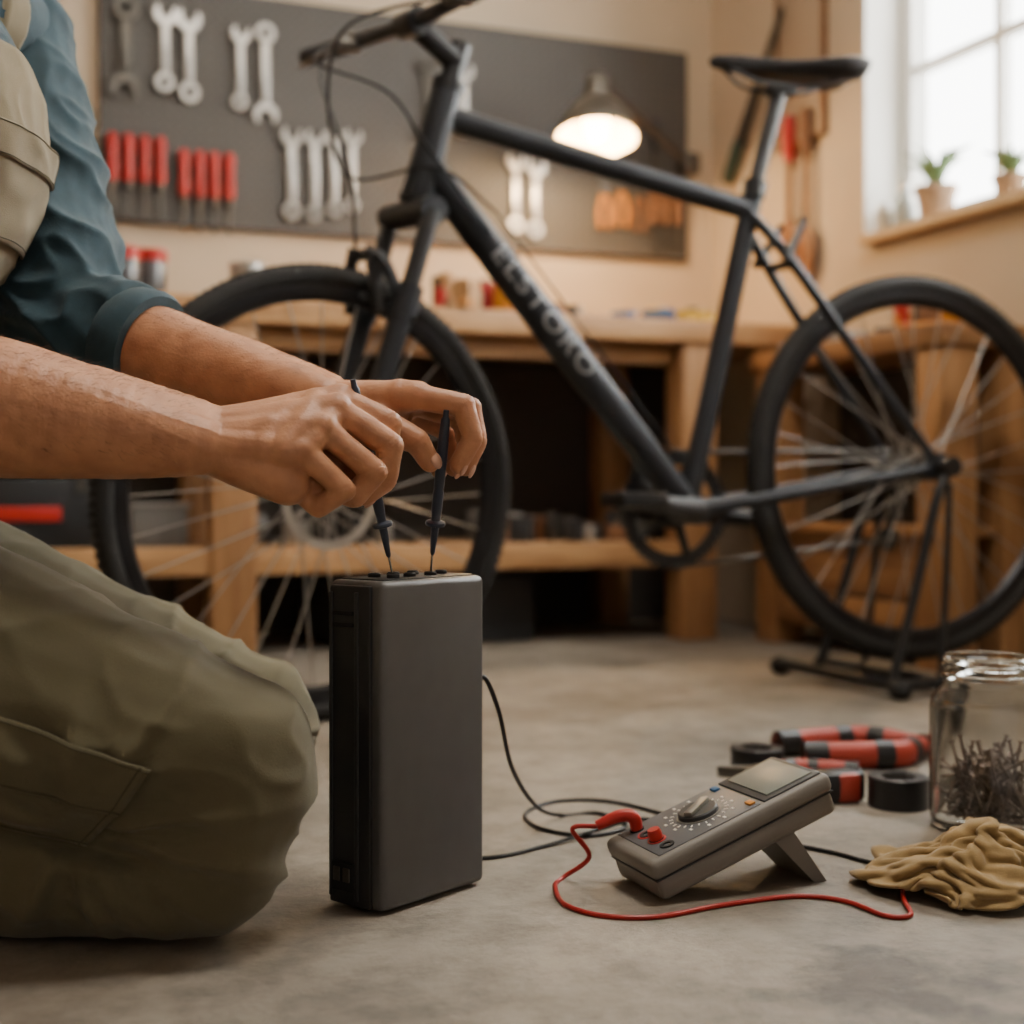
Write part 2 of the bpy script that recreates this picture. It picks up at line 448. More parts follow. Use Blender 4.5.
# ------------------------------------------------------------------ workbench
a = Asm('workbench')
b = a('top', M_wood)
box(b, (.80, 3.24, .7425), (2.44, .57, .055), bev=.005)
b = a('legs', M_woodv)
for x in (.555, 1.675, -.35):
    box(b, (x, 3.01, .357), (.095, .09, .713), bev=.004)
    box(b, (x, 3.47, .357), (.08, .08, .713), bev=.004)
b = a('rails', M_wood)
box(b, (.66, 3.0, .21), (1.93, .05, .06), bev=.003); box(b, (.66, 3.03, .69), (1.93, .03, .045), bev=.003)
b = a('lower_shelf', M_wood)
box(b, (.66, 3.24, .225), (2.0, .42, .02), bev=.002)
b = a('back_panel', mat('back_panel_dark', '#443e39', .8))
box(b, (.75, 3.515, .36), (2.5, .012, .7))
a.done()
a = Asm('side_workbench')
b = a('top', M_woody); box(b, (1.912, 2.585, .667), (.232, .72, .045), bev=.004)
b = a('legs', M_woodv)
box(b, (1.845, 2.275, .322), (.085, .085, .644), bev=.004); box(b, (1.985, 2.275, .322), (.07, .08, .644), bev=.004)
box(b, (1.845, 2.88, .322), (.085, .085, .644), bev=.004)
b = a('front_boards', M_woody)
box(b, (1.82, 2.58, .21), (.022, .52, .15), bev=.003); box(b, (1.82, 2.58, .09), (.022, .52, .075), bev=.003)
box(b, (1.9, 2.58, .275), (.22, .66, .02), bev=.003)
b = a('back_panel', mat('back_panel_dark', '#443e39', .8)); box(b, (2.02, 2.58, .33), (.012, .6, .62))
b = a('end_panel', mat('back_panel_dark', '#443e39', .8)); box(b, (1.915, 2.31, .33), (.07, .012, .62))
a.done()

BT = .7705
def can(name, x, y, z, r, h, m, lid=None):
    a = Asm(name, Matrix.Translation((x, y, z)))
    lathe(a('body', m), [(0, 0), (r*.95, 0), (r, .004), (r, h-.004), (r*.95, h), (0, h)], seg=24)
    if lid: lathe(a('lid', lid), [(r*1.04, h-.015), (r*1.06, h-.013), (r*1.06, h+.008), (r*.95, h+.012), (0, h+.013)], seg=24)
    a.done()
M_lab = mat('dark_jar', '#4a4a4c', .3, coat=.4)
can('paint_jar', .335, 3.05, BT, .036, .09, M_lab, M_red)
can('paint_jar', .40, 3.12, BT, .036, .10, M_lab, M_red)
can('tin_can', .60, 3.06, BT, .038, .075, mat('can_label', '#9c8c74', .4), M_steel)
def bits(name, cx, cy, z, n, sx, sy, mats, h=.03, k0=1.0):
    a = Asm(name)
    for i in range(n):
        m = random.choice(mats); b = a('piece_'+m.name, m)
        x, y = cx+random.uniform(-sx, sx), cy+random.uniform(-sy, sy)
        k = random.random(); hh = random.uniform(.5, 1)*h
        rot = Matrix.Rotation(random.uniform(0, 3), 3, 'Z')
        if k < .5: box(b, (x, y, z+hh/2+.001), (random.uniform(.02, .06)*k0, random.uniform(.015, .04)*k0, hh), rot, .003)
        elif k < .7: lathe(b, [(0, 0), (.016, 0), (.017, hh*.5), (.014, hh), (0, hh)], Matrix.Translation((x, y, z+.001)), 14)
        else:
            d = rot @ V((.05, 0, 0)); cyl(b, V((x, y, z+.011))-d, V((x, y, z+.011))+d, .010, .006)
    a.done()
bits('bench_oddments', 1.12, 3.04, BT, 22, .10, .06, [M_dwood, M_dsteel, M_plas2, M_red, M_wood, M_orange], .085, 1.3)
bits('small_parts', 1.60, 3.03, BT, 20, .13, .05, [M_yellow, M_blue, M_steel, M_orange, M_plas2], .042, 1.3)
bits('small_parts', 1.345, 3.04, BT, 7, .02, .05, [M_steel, M_plas2, M_dwood], .04)
bits('small_parts', .80, 3.04, BT, 8, .08, .05, [M_steel, M_plas2, M_dwood, M_white], .04)
bits('small_parts', 1.90, 2.74, .69, 20, .05, .10, [M_steel, M_blue, M_plas2, M_dwood, M_white], .05, 1.2)
bits('small_parts', 1.92, 2.40, .69, 20, .05, .12, [M_red, M_dwood, M_plas2, M_orange], .075)
bits('shelf_oddments', 1.35, 3.12, .236, 26, .22, .10, [M_dsteel, M_plas2, M_steel, M_dwood, M_plas], .08, 1.3)
bits('shelf_oddments', .82, 3.12, .236, 16, .18, .10, [M_dsteel, M_plas2, M_steel, M_plas], .09, 1.3)
a = Asm('toolbox', Matrix.Translation((.15, 3.12, .236)))
box(a('case', M_plas), (0, 0, .075), (.26, .18, .15), bev=.012)
box(a('lid', M_plas2), (0, 0, .163), (.27, .19, .025), bev=.008)
box(a('label', M_red), (-.005, -.093, .075), (.13, .006, .03), bev=.002)
sweep(a('handle', M_plas), catmull([(-.06, 0, .17), (-.05, 0, .2), (.05, 0, .2), (.06, 0, .17)], 5), .007)
box(a('latches', M_dsteel), (-.09, -.094, .14), (.02, .008, .04)); box(a('latches', M_dsteel), (.1, -.094, .14), (.02, .008, .04))
a.done()
a = Asm('parts_bin', Matrix.Translation((.41, 3.1, .236)))
box(a('bin', mat('grey_bin', '#6b6a68', .5)), (0, 0, .045), (.12, .12, .09), bev=.008)
box(a('rim', mat('grey_bin2', '#8b8985', .5)), (0, 0, .092), (.13, .13, .01), bev=.003)
a.done()
a = Asm('floor_crate', Matrix.Translation((1.05, 3.25, 0)))
box(a('case', M_plas2), (0, 0, .08), (.5, .3, .16), bev=.01); box(a('lip', M_plas), (0, 0, .165), (.52, .32, .02), bev=.005)
a.done()
# garden tools on side wall
a = Asm('hand_saw')
TXW = XR-.02
b = a('blade', M_dsteel)
MW = Matrix.Translation((TXW-.008, 3.25, 1.42)) @ Matrix.Rotation(pi/2, 4, 'Z') @ Matrix.Rotation(pi/2, 4, 'X')
MW2 = MW @ Matrix.Rotation(math.radians(35), 4, 'Z')
poly(b, [(-.02, -.15), (.03, -.15), (.012, .24), (-.008, .24)], .004, MW2)
b = a('handle', mat('green_handle', '#34463e', .5)); box(b, MW2 @ V((.005, -.19, 0)), (.025, .04, .12), Matrix.Rotation(math.radians(35), 3, 'X'), .01)
cyl(b, MW2 @ V((0, -.13, 0)), MW2 @ V((0, -.13, 0))+V((.026, 0, 0)), .004)
a.done()
for y, hm, L in ((3.09, M_red, .34), (3.01, M_dwood, .38)):
    a = Asm('wall_trowel', Matrix.Translation((TXW-.004, y, 1.33)))
    lathe(a('handle', hm), [(0, 0), (.016, -.004), (.020, -.04), (.014, -.12), (0, -.122)], seg=14)
    cyl(a('shaft', M_dwood), (0, 0, -.11), (0, 0, -L+.06), .009)
    ell(a('head', M_dwood), (0, 0, -L+.01), (.012, .040, .07))
    cyl(a('shaft', M_dwood), (0, 0, -.13), (.0235, 0, -.13), .003)
    a.done()
a = Asm('wall_notice_frame', Matrix.Translation((XR-.0085, 3.06, 1.47)))
box(a('board', mat('notice_board', '#a8927a', .7)), (0, 0, 0), (.008, .2, .42), bev=.002)
b = a('border', M_dwood)
for y in (-.105, .105): box(b, (0, y, 0), (.014, .010, .44))
for z in (-.215, .215): box(b, (0, 0, z), (.014, .22, .010))
a.done()

# sill items
SZ = WZ0+.0165
M_terra = mat('clay_pot', '#a88b70', .75, var=.1)
M_leaf = mat('leaf_green', '#6d8a5a', .5, var=.2)
def plant(name, x, y, r, h, n, lh):
    a = Asm(name, Matrix.Translation((x, y, SZ)))
    lathe(a('pot', M_terra), [(0, 0), (r*.72, 0), (r*.95, h*.8), (r*1.05, h*.8), (r*1.05, h), (r*.9, h), (r*.88, h*.85), (0, h*.85)], seg=24)
    b = a('leaves', M_leaf)
    for i in range(n):
        an = random.uniform(0, 2*pi); out = random.uniform(.35, 1)*lh; d = V((math.cos(an), math.sin(an), 0))
        if d.x > 0: d.x *= .5
        hz = random.uniform(.5, 1)*lh
        pts = catmull([V((0, 0, h*.8)), d*out*.45+V((0, 0, h+hz*.6)), d*out*1.05+V((0, 0, h+hz*.8))], 5)
        sweep(b, pts, [.003, .008, .007, .001], 6, flat=.25)
    a.done()
plant('potted_plant', 2.08, 2.60, .047, .085, 34, .11)
plant('potted_plant', 2.08, 2.36, .035, .06, 18, .08)
a = Asm('glass_bottle', Matrix.Translation((2.07, 2.70, SZ)))
lathe(a('body', mat('milky_glass', '#a9aea8', .2, trans=.3)), [(0, 0), (.022, 0), (.024, .005), (.024, .06), (.01, .08), (.01, .1), (0, .1)], seg=20)
lathe(a('cap', M_steel), [(.012, .095), (.012, .112), (0, .113)], seg=16)
a.done()
a = Asm('small_jar', Matrix.Translation((2.045, 2.745, SZ)))
lathe(a('body', mat('cream_jar', '#b5ad9e', .4)), [(0, 0), (.02, 0), (.022, .05), (.014, .06), (0, .06)], seg=20)
lathe(a('cap', M_steel), [(.015, .058), (.015, .07), (0, .071)], seg=16)
a.done()

# ------------------------------------------------------------------ bicycle
T = 2.10
def B(s, z, t=0): return V((s, T+t, z))
a = Asm('bicycle')
HT, HB = B(.728, .985), B(.682, .83)
ax = (HT-HB).normalized()
STEER = Matrix.Translation(HB) @ Matrix.Rotation(math.radians(13), 4, ax) @ Matrix.Translation(-HB)
def wheel(pre, C, Mx, R=.35):
    W = Matrix.Translation(C)
    if Mx is not None: W = Mx @ W
    W = W @ Matrix.Rotation(pi/2, 4, 'X')
    rt = .017
    prof = [(R-rt+rt*math.cos(t)*(1.0), rt*.98*math.sin(t)) for t in [2*pi*i/14 for i in range(15)]]
    lathe(a(pre+'_tyre', M_tyre), prof, W, 90)
    b = a(pre+'_tread', M_tyre)
    for i in range(150):
        an = 2*pi*i/150
        for sg in (-1, 1):
            c = W @ V(((R-.0015)*math.cos(an+sg*.008), (R-.0015)*math.sin(an+sg*.008), sg*.006))
            rm = (W.to_3x3() @ Matrix.Rotation(an, 3, 'Z'))
            box(b, c, (.004, .007, .006), rm)
    lathe(a(pre+'_rim', M_rim), [(R-.030, -.011), (R-.034, -.012), (R-.050, -.008), (R-.056, 0), (R-.050, .008), (R-.034, .012), (R-.030, .011), (R-.030, -.011)], W, 90)
    b = a(pre+'_spokes', M_spoke)
    for i in range(32):
        an = 2*pi*i/32; sd = 1 if i % 2 else -1
        off = (1 if (i//2) % 2 else -1)*.38
        h = W @ V((.022*math.cos(an+off*3), .022*math.sin(an+off*3), sd*.028))
        r = W @ V(((R-.054)*math.cos(an), (R-.054)*math.sin(an), sd*.002))
        cyl(b, h, r, .0015, seg=6)
    lathe(a(pre+'_hub', M_dsteel), [(0, -.055), (.006, -.055), (.008, -.045), (.012, -.034), (.026, -.03), (.026, -.026), (.012, -.02), (.012, .02), (.026, .026), (.026, .03), (.012, .034), (.008, .045), (.006, .055), (0, .055)], W, 24)
    return W
FH, RH, BB = B(.519, .35), B(1.63, .40), B(1.16, .325)
WF = wheel('front', FH, STEER); WR = wheel('rear', RH, None)
b = a('front_disc_rotor', M_steel)
WD = WF @ Matrix.Translation((0, 0, .040))
lathe(b, [(.066, -.001), (.080, -.001), (.080, .001), (.066, .001), (.066, -.001)], WD, 48)
lathe(b, [(0, -.001), (.022, -.001), (.022, .001), (0, .001)], WD, 24)
for i in range(6):
    an = 2*pi*i/6; sweep(b, [WD @ V((.018*math.cos(an), .018*math.sin(an), 0)), WD @ V((.067*math.cos(an+.5), .067*math.sin(an+.5), 0))], .0035, 6, flat=.4)
f = a('frame', M_frame)
cyl(f, HB-ax*.012, HT+ax*.008, .026, seg=24)
tt0, tt1 = B(.720, .95), B(1.287, .842)
sweep(f, [tt0, tt1], [.0205, .018], 20)
dt0, dt1 = B(.695, .868), BB+V((.0, 0, .005))
sweep(f, [dt0, dt0.lerp(dt1, .5), dt1], [.026, .029, .025], 24)
st1 = B(1.293, .885)
cyl(f, BB, st1, .0185, seg=20)
cyl(f, BB+V((0, -.036, 0)), BB+V((0, .036, 0)), .025, seg=24)
for sg in (-1, 1):
    sweep(f, catmull([B(1.276, .835, sg*.012), B(1.33, .77, sg*.035), B(1.50, .56, sg*.055), RH+V((-.005, sg*.066, .01))], 8), [.010, .0095, .008], 12)
    sweep(f, catmull([BB+V((.01, sg*.02, 0)), BB+V((.08, sg*.04, .012)), BB+V((.2, sg*.052, .03)), RH+V((-.02, sg*.066, -.004))], 8), [.013, .011, .009], 12)
    box(f, RH+V((-.006, sg*.068, 0)), (.045, .006, .05), bev=.003)
cyl(f, B(1.345, .75, -.04), B(1.345, .75, .04), .008)
b = a('clamps', M_plas)
cyl(b, st1-V((.004, 0, .018)), st1+V((.002, 0, .008)), .022, seg=20)
cyl(b, HT+ax*.006, HT+ax*.02, .028, seg=24); cyl(b, HB-ax*.022, HB-ax*.01, .028, seg=24)
b = a('rear_brake', M_plas)
for sg in (-1, 1): sweep(b, [B(1.325, .755, sg*.05), B(1.355, .80, sg*.04), B(1.37, .83, sg*.035)], [.009, .007, .005], 8)
# seat post + saddle
b = a('seat_post', M_plas2)
sp = B(1.342, 1.052); cyl(b, st1, sp, .0135, seg=16)
box(b, sp+V((.005, 0, .006)), (.05, .035, .02), bev=.005)
for sg in (-1, 1):
    sweep(b, catmull([B(1.235, 1.085, sg*.008), B(1.29, 1.062, sg*.022), B(1.39, 1.062, sg*.022), B(1.455, 1.085, sg*.035)], 6), .0035, 8)
b = a('saddle', mat('saddle_leather', '#1f1e20', .5, bump=.15, bscale=300))
rings = []
secs = [(1.205, .004, .006, 1.095), (1.213, .016, .014, 1.097), (1.25, .021, .019, 1.099), (1.30, .026, .021, 1.098), (1.34, .037, .022, 1.097), (1.385, .055, .024, 1.099), (1.43, .069, .030, 1.104), (1.467, .073, .034, 1.107), (1.492, .063, .028, 1.108), (1.503, .03, .012, 1.106)]
for s, wd, h, z in secs:
    r = []
    for k in range(24):
        an = 2*pi*k/24; y = wd*math.cos(an); zz = math.sin(an)
        zz = (zz*.45*h if zz > 0 else zz*h*(1.0 if abs(math.cos(an)) > .3 else .75))
        r.append(b.verts.new(B(s, z+zz, y)))
    rings.append(r)
for i in range(len(rings)-1):
    for k in range(24): b.faces.new((rings[i][k], rings[i][(k+1) % 24], rings[i+1][(k+1) % 24], rings[i+1][k]))
b.faces.new(rings[0]); b.faces.new(rings[-1])
# steering assembly
def S(v): return STEER @ v
perp = V((0, 1, 0))
b = a('fork', M_frame)
cr = HB-ax*.04
sweep(b, [S(cr+perp*-.07), S(cr+perp*.07)], .024, 16, flat=.9)
cyl(b, S(HB-ax*.045), S(HB-ax*.015), .022)
c2 = a('fork_stanchions', M_plas2)
for sg in (-1, 1):
    p0 = cr+perp*sg*.062; p1 = FH+perp*sg*.062+V((.022, 0, .0))
    mid = p0.lerp(p1, .27)
    cyl(c2, S(p0), S(mid), .0145)
    cyl(b, S(mid), S(mid.lerp(p1, .15)), .0215); cyl(b, S(mid.lerp(p1, .05)), S(p1+V((0, 0, .02))), .0185, .015)
    sweep(b, [S(p1+V((0, 0, .03))), S(FH+perp*sg*.06)], [.014, .011], 12)
br0 = cr.lerp(FH, .30)
sweep(b, [S(p) for p in catmull([br0+perp*-.062+V((-.01, 0, 0)), br0+perp*-.045+V((-.035, 0, .055)), br0+perp*.045+V((-.035, 0, .055)), br0+perp*.062+V((-.01, 0, 0))], 6)], .010, 10)
b = a('front_brake', M_plas)
for sg in (-1, 1):
    q = cr.lerp(FH, .36)
    sweep(b, [S(q+perp*sg*.048+V((-.025, 0, 0))), S(q+perp*sg*.035+V((-.035, 0, .07))), S(q+perp*sg*.03+V((-.035, 0, .10)))], [.010, .008, .005], 10)
    box(b, S(q+perp*sg*.026+V((-.02, 0, .022))), (.05, .012, .012), bev=.003)
# stem, bar, grips, levers
b = a('stem', M_plas)
s0, s1 = HT+ax*.055, B(.662, 1.085)
cyl(b, S(HT), S(HT+ax*.085), .0175); sweep(b, [S(s0), S(s1)], [.019, .018], 16)
cyl(b, S(s1+perp*-.026), S(s1+perp*.026), .022)
b = a('handlebar', M_frame)
def barpt(u): return s1+V((-.012*abs(u)**1.6, u*.34, .010*abs(u)))
sweep(b, [S(barpt(u/8)) for u in range(-8, 9)], .0125, 14)
g = a('grips', M_black); lv = a('brake_levers', M_dsteel)
for sg in (-1, 1):
    sweep(g, [S(barpt(sg*.60)), S(barpt(sg*.62)), S(barpt(sg*1.0)), S(barpt(sg*1.01))], [.0165, .0155, .0155, .017], 16)
    q = barpt(sg*.5)
    cyl(lv, S(q+V((0, -.012, 0))), S(q+V((0, .012, 0))), .017)
    box(lv, S(q+V((-.022, 0, -.01))), (.035, .025, .02), bev=.006)
    sweep(lv, [S(p) for p in catmull([q+V((-.035, 0, -.012)), q+V((-.05, sg*.05, -.022)), q+V((-.042, sg*.13, -.026))], 6)], [.007, .005, .004], 8, flat=.6)
cb = a('cables', M_black)
q1, q2 = barpt(-.5)+V((-.03, 0, -.005)), barpt(.5)+V((-.03, 0, -.005))
for pts in ([S(q2), S(q2)+V((-.05, -.06, -.08)), S(q2)+V((-.03, -.16, -.25)), S(cr.lerp(FH, .2))+V((-.06, 0, -.02)), S(cr.lerp(FH, .36))+V((-.04, 0, .08))],
            [S(q1), S(q1)+V((-.14, .10, -.05)), S(q1)+V((-.10, .22, -.22)), HB+V((.02, -.03, .03)), B(.80, .80, -.03)],
            [S(q2), S(q2)+V((-.07, -.10, -.07)), HB+V((-.06, -.03, .14)), HB+V((.0, -.04, .06)), B(.79, .765, -.032)]):
    sweep(cb, catmull(pts, 12), .0027, 8)
sweep(cb, [B(.80, .80, -.03), B(1.14, .40, -.03)], .0020, 6)
# drivetrain
W2 = Matrix.Translation(BB+V((0, .045, 0))) @ Matrix.Rotation(pi/2, 4, 'X')
b = a('chainring', M_plas)
lathe(b, [(.078, -.002), (.100, -.002), (.100, .002), (.078, .002), (.078, -.002)], W2, 44)
for i in range(44):
    an = 2*pi*i/44; box(b, W2 @ V((.102*math.cos(an), .102*math.sin(an), 0)), (.006, .007, .003), W2.to_3x3() @ Matrix.Rotation(an, 3, 'Z'))
for i in range(5):
    an = 2*pi*i/5; cyl(b, W2 @ V((0, 0, 0)), W2 @ V((.082*math.cos(an), .082*math.sin(an), 0)), .010, .007, 10)
lathe(b, [(0, -.004), (.034, -.004), (.034, .004), (0, .004)], W2, 24)
b = a('cranks', M_plas2)
n1 = BB+V((-.168, -.075, .018)); n2 = BB+V((.168, .075, -.018))
sweep(b, [BB+V((0, -.05, 0)), BB+V((-.08, -.062, .009)), n1], [.017, .012, .012], 14, flat=1.2, up=(0, 0, 1))
sweep(b, [BB+V((0, .055, 0)), BB+V((.08, .065, -.009)), n2], [.016, .011, .012], 14, flat=1.2, up=(0, 0, 1))
cyl(b, BB+V((0, -.06, 0)), BB+V((0, .06, 0)), .012)
b = a('pedals', M_plas)
for n, sg in ((n1, -1), (n2, 1)):
    cyl(b, n, n+V((0, sg*.1, 0)), .007)
    c = n+V((0, sg*.06, 0))
    for dx in (-.035, .035): box(b, c+V((dx, 0, 0)), (.008, .085, .022), bev=.002)
    for dy in (-.04, .04): box(b, c+V((0, dy, 0)), (.075, .008, .02), bev=.002)
    box(b, c, (.025, .08, .025), bev=.006)
W3 = Matrix.Translation(RH+V((0, .036, 0))) @ Matrix.Rotation(pi/2, 4, 'X')
b = a('cassette', M_dsteel)
for i in range(6):
    r = .045-.0045*i; z = .008-.005*i
    lathe(b, [(0, z), (r, z), (r, z-.002), (0, z-.002)], W3, 30)
b = a('chain', M_dsteel)
c0 = BB+V((0, .045, .100)); c1 = RH+V((0, .045, .03)); d0 = BB+V((0, .045, -.100)); d1 = RH+V((-.0, .05, -.13))
for p, q in ((c0, c1), (d0, d1)): sweep(b, [p, q], .004, 6)
b = a('rear_derailleur', M_plas)
sweep(b, [RH+V((.005, .075, -.02)), RH+V((.02, .08, -.06)), RH+V((.0, .06, -.08))], [.012, .014, .012], 10)
sweep(b, [RH+V((.0, .055, -.075)), RH+V((-.02, .055, -.13))], [.010, .010], 10, flat=.5)
for p in (RH+V((.002, .052, -.07)), RH+V((-.018, .052, -.13))):
    lathe(b, [(0, -.003), (.022, -.003), (.022, .003), (0, .003)], Matrix.Translation(p) @ Matrix.Rotation(pi/2, 4, 'X'), 20)
cyl(b, RH+V((0, -.085, 0)), RH+V((0, .085, 0)), .007); cyl(b, RH+V((0, -.088, 0)), RH+V((0, -.07, 0)), .014)
# down-tube lettering
cu = bpy.data.curves.new('txt', 'FONT'); cu.body = 'ELSTORO'; cu.size = .042; cu.space_character = 1.2; cu.offset = .0004
to = bpy.data.objects.new('txt', cu); bpy.context.scene.collection.objects.link(to)
tm = bpy.data.meshes.new_from_object(to.evaluated_get(bpy.context.evaluated_depsgraph_get()))
bpy.data.objects.remove(to)
dd = (dt1-dt0).normalized(); up = V((-dd.z, 0, dd.x)); o0 = dt0+dd*.165
tb = bmesh.new(); tb.from_mesh(tm)
bmesh.ops.subdivide_edges(tb, edges=[e for e in tb.edges if e.calc_length() > .01], cuts=3)
for v in tb.verts:
    h = v.co.y-.015; rr = .0295
    v.co = o0+dd*v.co.x*1.25+up*h+V((0, -math.sqrt(max(rr*rr-h*h, 1e-6)), 0))
merge(a('lettering', mat('decal_grey', '#8d9095', .5), smooth=False), tb)
a.done()

# rear wheel stand
a = Asm('bicycle_stand')
b = a('struts', M_plas)
for sg in (-1, 1):
    sweep(b, catmull([B(1.50, .03, sg*.11), B(1.545, .16, sg*.105), B(1.60, .34, sg*.10), RH+V((0, sg*.094, -.01))], 6), .009, 12)
    sweep(b, catmull([B(1.60, .028, sg*.11), B(1.615, .16, sg*.105), RH+V((.0, sg*.098, -.03))], 6), .006, 12)
    cyl(b, RH+V((0, sg*.0885, 0)), RH+V((0, sg*.11, 0)), .018)
b = a('base', M_plas)
for s in (1.50, 1.60):
    cyl(b, B(s, .022, -.13), B(s, .022, .24), .012)
cyl(b, B(1.50, .022, .11), B(1.60, .022, .11), .010); cyl(b, B(1.50, .022, -.11), B(1.60, .022, -.11), .010)
b = a('feet', M_black)
for s in (1.50, 1.60):
    for t in (-.13, .24): ell(b, B(s, .018, t), (.02, .024, .018))
a.done()

# ================================================================== FOREGROUND
# ------------------------------------------------------------------ battery pack
MB = Matrix.Translation((-.1067, 1.158, 0)) @ Matrix.Rotation(math.radians(50.6), 4, 'Z')
M_alu = mat('anodised_grey', '#5f5f5f', .46, .45, bump=.12, bscale=900, var=.05, scale=40)
a = Asm('battery_pack', MB, fg=True)
BW, BD, BH = .130, .065, .278
box(a('shell', M_alu), (BW/2, BD/2, BH/2+.0015), (BW, BD, BH-.003), bev=.006, segs=4)
b = a('side_panel', mat('battery_side', '#252628', .45, bump=.1, bscale=700))
box(b, (-.0005, BD*.56, BH/2), (.006, BD*.74, BH*.97), bev=.002)
b = a('side_ribs', M_plas2)
box(b, (-.0035, BD*.42, BH/2), (.003, .005, BH*.93), bev=.001)
box(b, (-.0035, BD*.89, BH/2), (.003, .004, BH*.93), bev=.001)
b = a('side_slots', M_black)
box(b, (-.004, BD*.66, BH*.900), (.003, .024, .004), bev=.001); box(b, (-.004, BD*.66, BH*.865), (.003, .024, .004), bev=.001)
box(b, (-.004, BD*.66, .028), (.003, .026, .024), bev=.001)
b = a('ports', M_dsteel)
for yy in (.58, .76): box(b, (-.0058, BD*yy, .03), (.002, .008, .012), bev=.001)
b = a('top_cover', M_plas)
box(b, (BW/2, BD/2, BH-.0005), (BW-.016, BD-.014, .004), bev=.0015)
b = a('terminals', M_black)
for x, y in ((.0277, .0154), (.080, .0206), (.0277, .038), (.080, .042), (.104, .03), (.053, .02), (.053, .04)):
    lathe(b, [(.0022, .0), (.0055, .0), (.0055, .0035), (.0045, .0045), (.0028, .0045), (.0022, .0035), (.0022, 0)], Matrix.Translation((x, y, BH+.0005)), 18)
b = a('terminal_contacts', mat('brass', '#b08d4c', .3, 1))
for x, y in ((.0277, .0154), (.080, .0206), (.0277, .038), (.080, .042), (.104, .03), (.053, .02), (.053, .04)):
    cyl(b, (x, y, BH), (x, y, BH+.002), .0022)
a.done()

# ------------------------------------------------------------------ hand frames
kR, kL = .000821, .000861
def HR(x, z, d): return V((-.092+kR*x, 1.15+d/1000, .387+kR*z))
def HL(x, z, d): return V((-.062+kL*x, 1.205+d/1000, .3973+kL*z))

def probe(tip, top, name='test_probe'):
    a = Asm(name, fg=True)
    d = top-tip; L = d.length
    M = Matrix.Translation(tip) @ track(d)
    lathe(a('metal_tip', M_chrome), [(0, 0), (.0009, .003), (.0011, .022), (.0013, .024)], M, 12)
    lathe(a('grip', mat('probe_body', '#343c4c', .4)), [(.0012, .018), (.0022, .020), (.0032, .035), (.0036, .044), (.0085, .0455), (.009, .047), (.0085, .0485), (.0042, .050), (.004, .054),
          (.0046, .060), (.0048, .075), (.0042, .078), (.0046, .081), (.0048, L-.03), (.0040, L-.012), (.0038, L-.008), (.0026, L-.006), (.0024, L), (0, L)], M, 18)
    a.done()
def loc_batt(x, y, z): return MB @ V((x, y, z))
tip1 = loc_batt(.0277, .0154, BH+.002); tip2 = loc_batt(.080, .0206, BH+.002)
pin1 = HR(-28, -36, 21); pin2 = HL(2, -15, 1)
top1 = tip1+(pin1-tip1).normalized()*.172
top2 = tip2+(pin2-tip2).normalized()*.148
probe(tip1, top1); probe(tip2, top2)

# ------------------------------------------------------------------ mechanic
M_skin = mat('skin', '#bb8260', .46, col2='#ca926e', var=.14, scale=45, bump=.45, bscale=380, sss=.12, bdist=.0009)
M_nail = mat('nail', '#d0a28b', .45, coat=0)
P = Asm('kneeling_mechanic', fg=True)
nails = bmesh.new()
creases = []
def hand(bm, conv, wrist2, mcps, pips, dips, tips, thumb, rs, extra, nailside=1):
    rm, rp, rd, rt = rs
    w = [conv(*q) for q in wrist2]
    for i in range(4):
        m, p, d, t = conv(*mcps[i]), conv(*pips[i]), conv(*dips[i]), conv(*tips[i])
        f = (1, 1.03, .97, .87)[i]
        wst = w[0].lerp(w[1], i/3)
        rcone(bm, wst, m, .018, rm*f*1.18)
        chain(bm, [m, p, d, t], [rm*f, rp*f, rd*f, rt*f])
        out = (p-(m+d)/2).normalized()
        ell(bm, p+out*.0010, (rp*f*.98,)*3); ell(bm, m+out*.0005, (rm*f*1.12,)*3)
        dr = (t-d).normalized(); o2 = (out-dr*out.dot(dr)).normalized(); sd = dr.cross(o2)
        R = Matrix((sd, dr, o2)).transposed()
        ell(nails, t+o2*rt*f*.80+dr*.0005, (rt*f*.68, rt*f*.85, rt*f*.26), R, 16)
        for jp, ja in ((p, (d-m).normalized()), (d, (t-p).normalized())):   # skin folds at the joints
            for o_ in (-.0032, 0, .0032): creases.append((jp+ja*o_, ja, rp*1.5))
    for i in range(3):   # webs between knuckles
        rcone(bm, conv(*mcps[i]), conv(*mcps[i+1]), rm*1.0, rm*.95)
        for ff in (.35, .6, .82):
            a1 = w[0].lerp(w[1], i/3).lerp(conv(*mcps[i]), ff); a2 = w[0].lerp(w[1], (i+1)/3).lerp(conv(*mcps[i+1]), ff)
            rcone(bm, a1, a2, .0155, .0155)
    th = [conv(*q) for q in thumb]
    rcone(bm, w[0].lerp(w[1], .4), th[0], .0165, .0165)
    chain(bm, th, [.0165, .014, .0112, .0092])
    rcone(bm, th[1], conv(*mcps[0]).lerp(w[0], .45), .010, .012)
    rcone(bm, th[0], conv(*mcps[0]).lerp(w[0], .35), .014, .013)
    dr = (th[3]-th[2]).normalized(); out = (th[2]-(th[1]+th[3])/2)
    out = out.normalized() if out.length > 1e-5 else V((0, 0, 1))
    o2 = (out-dr*out.dot(dr)).normalized(); R = Matrix((dr.cross(o2), dr, o2)).transposed()
    ell(nails, th[3]+o2*.0075, (.0065, .008, .0024), R, 16)
    for o_ in (-.003, 0, .003): creases.append((th[2]+dr*o_, dr, .017))
    for p, q, r1, r2 in extra: rcone(bm, conv(*p), conv(*q), r1, r2)
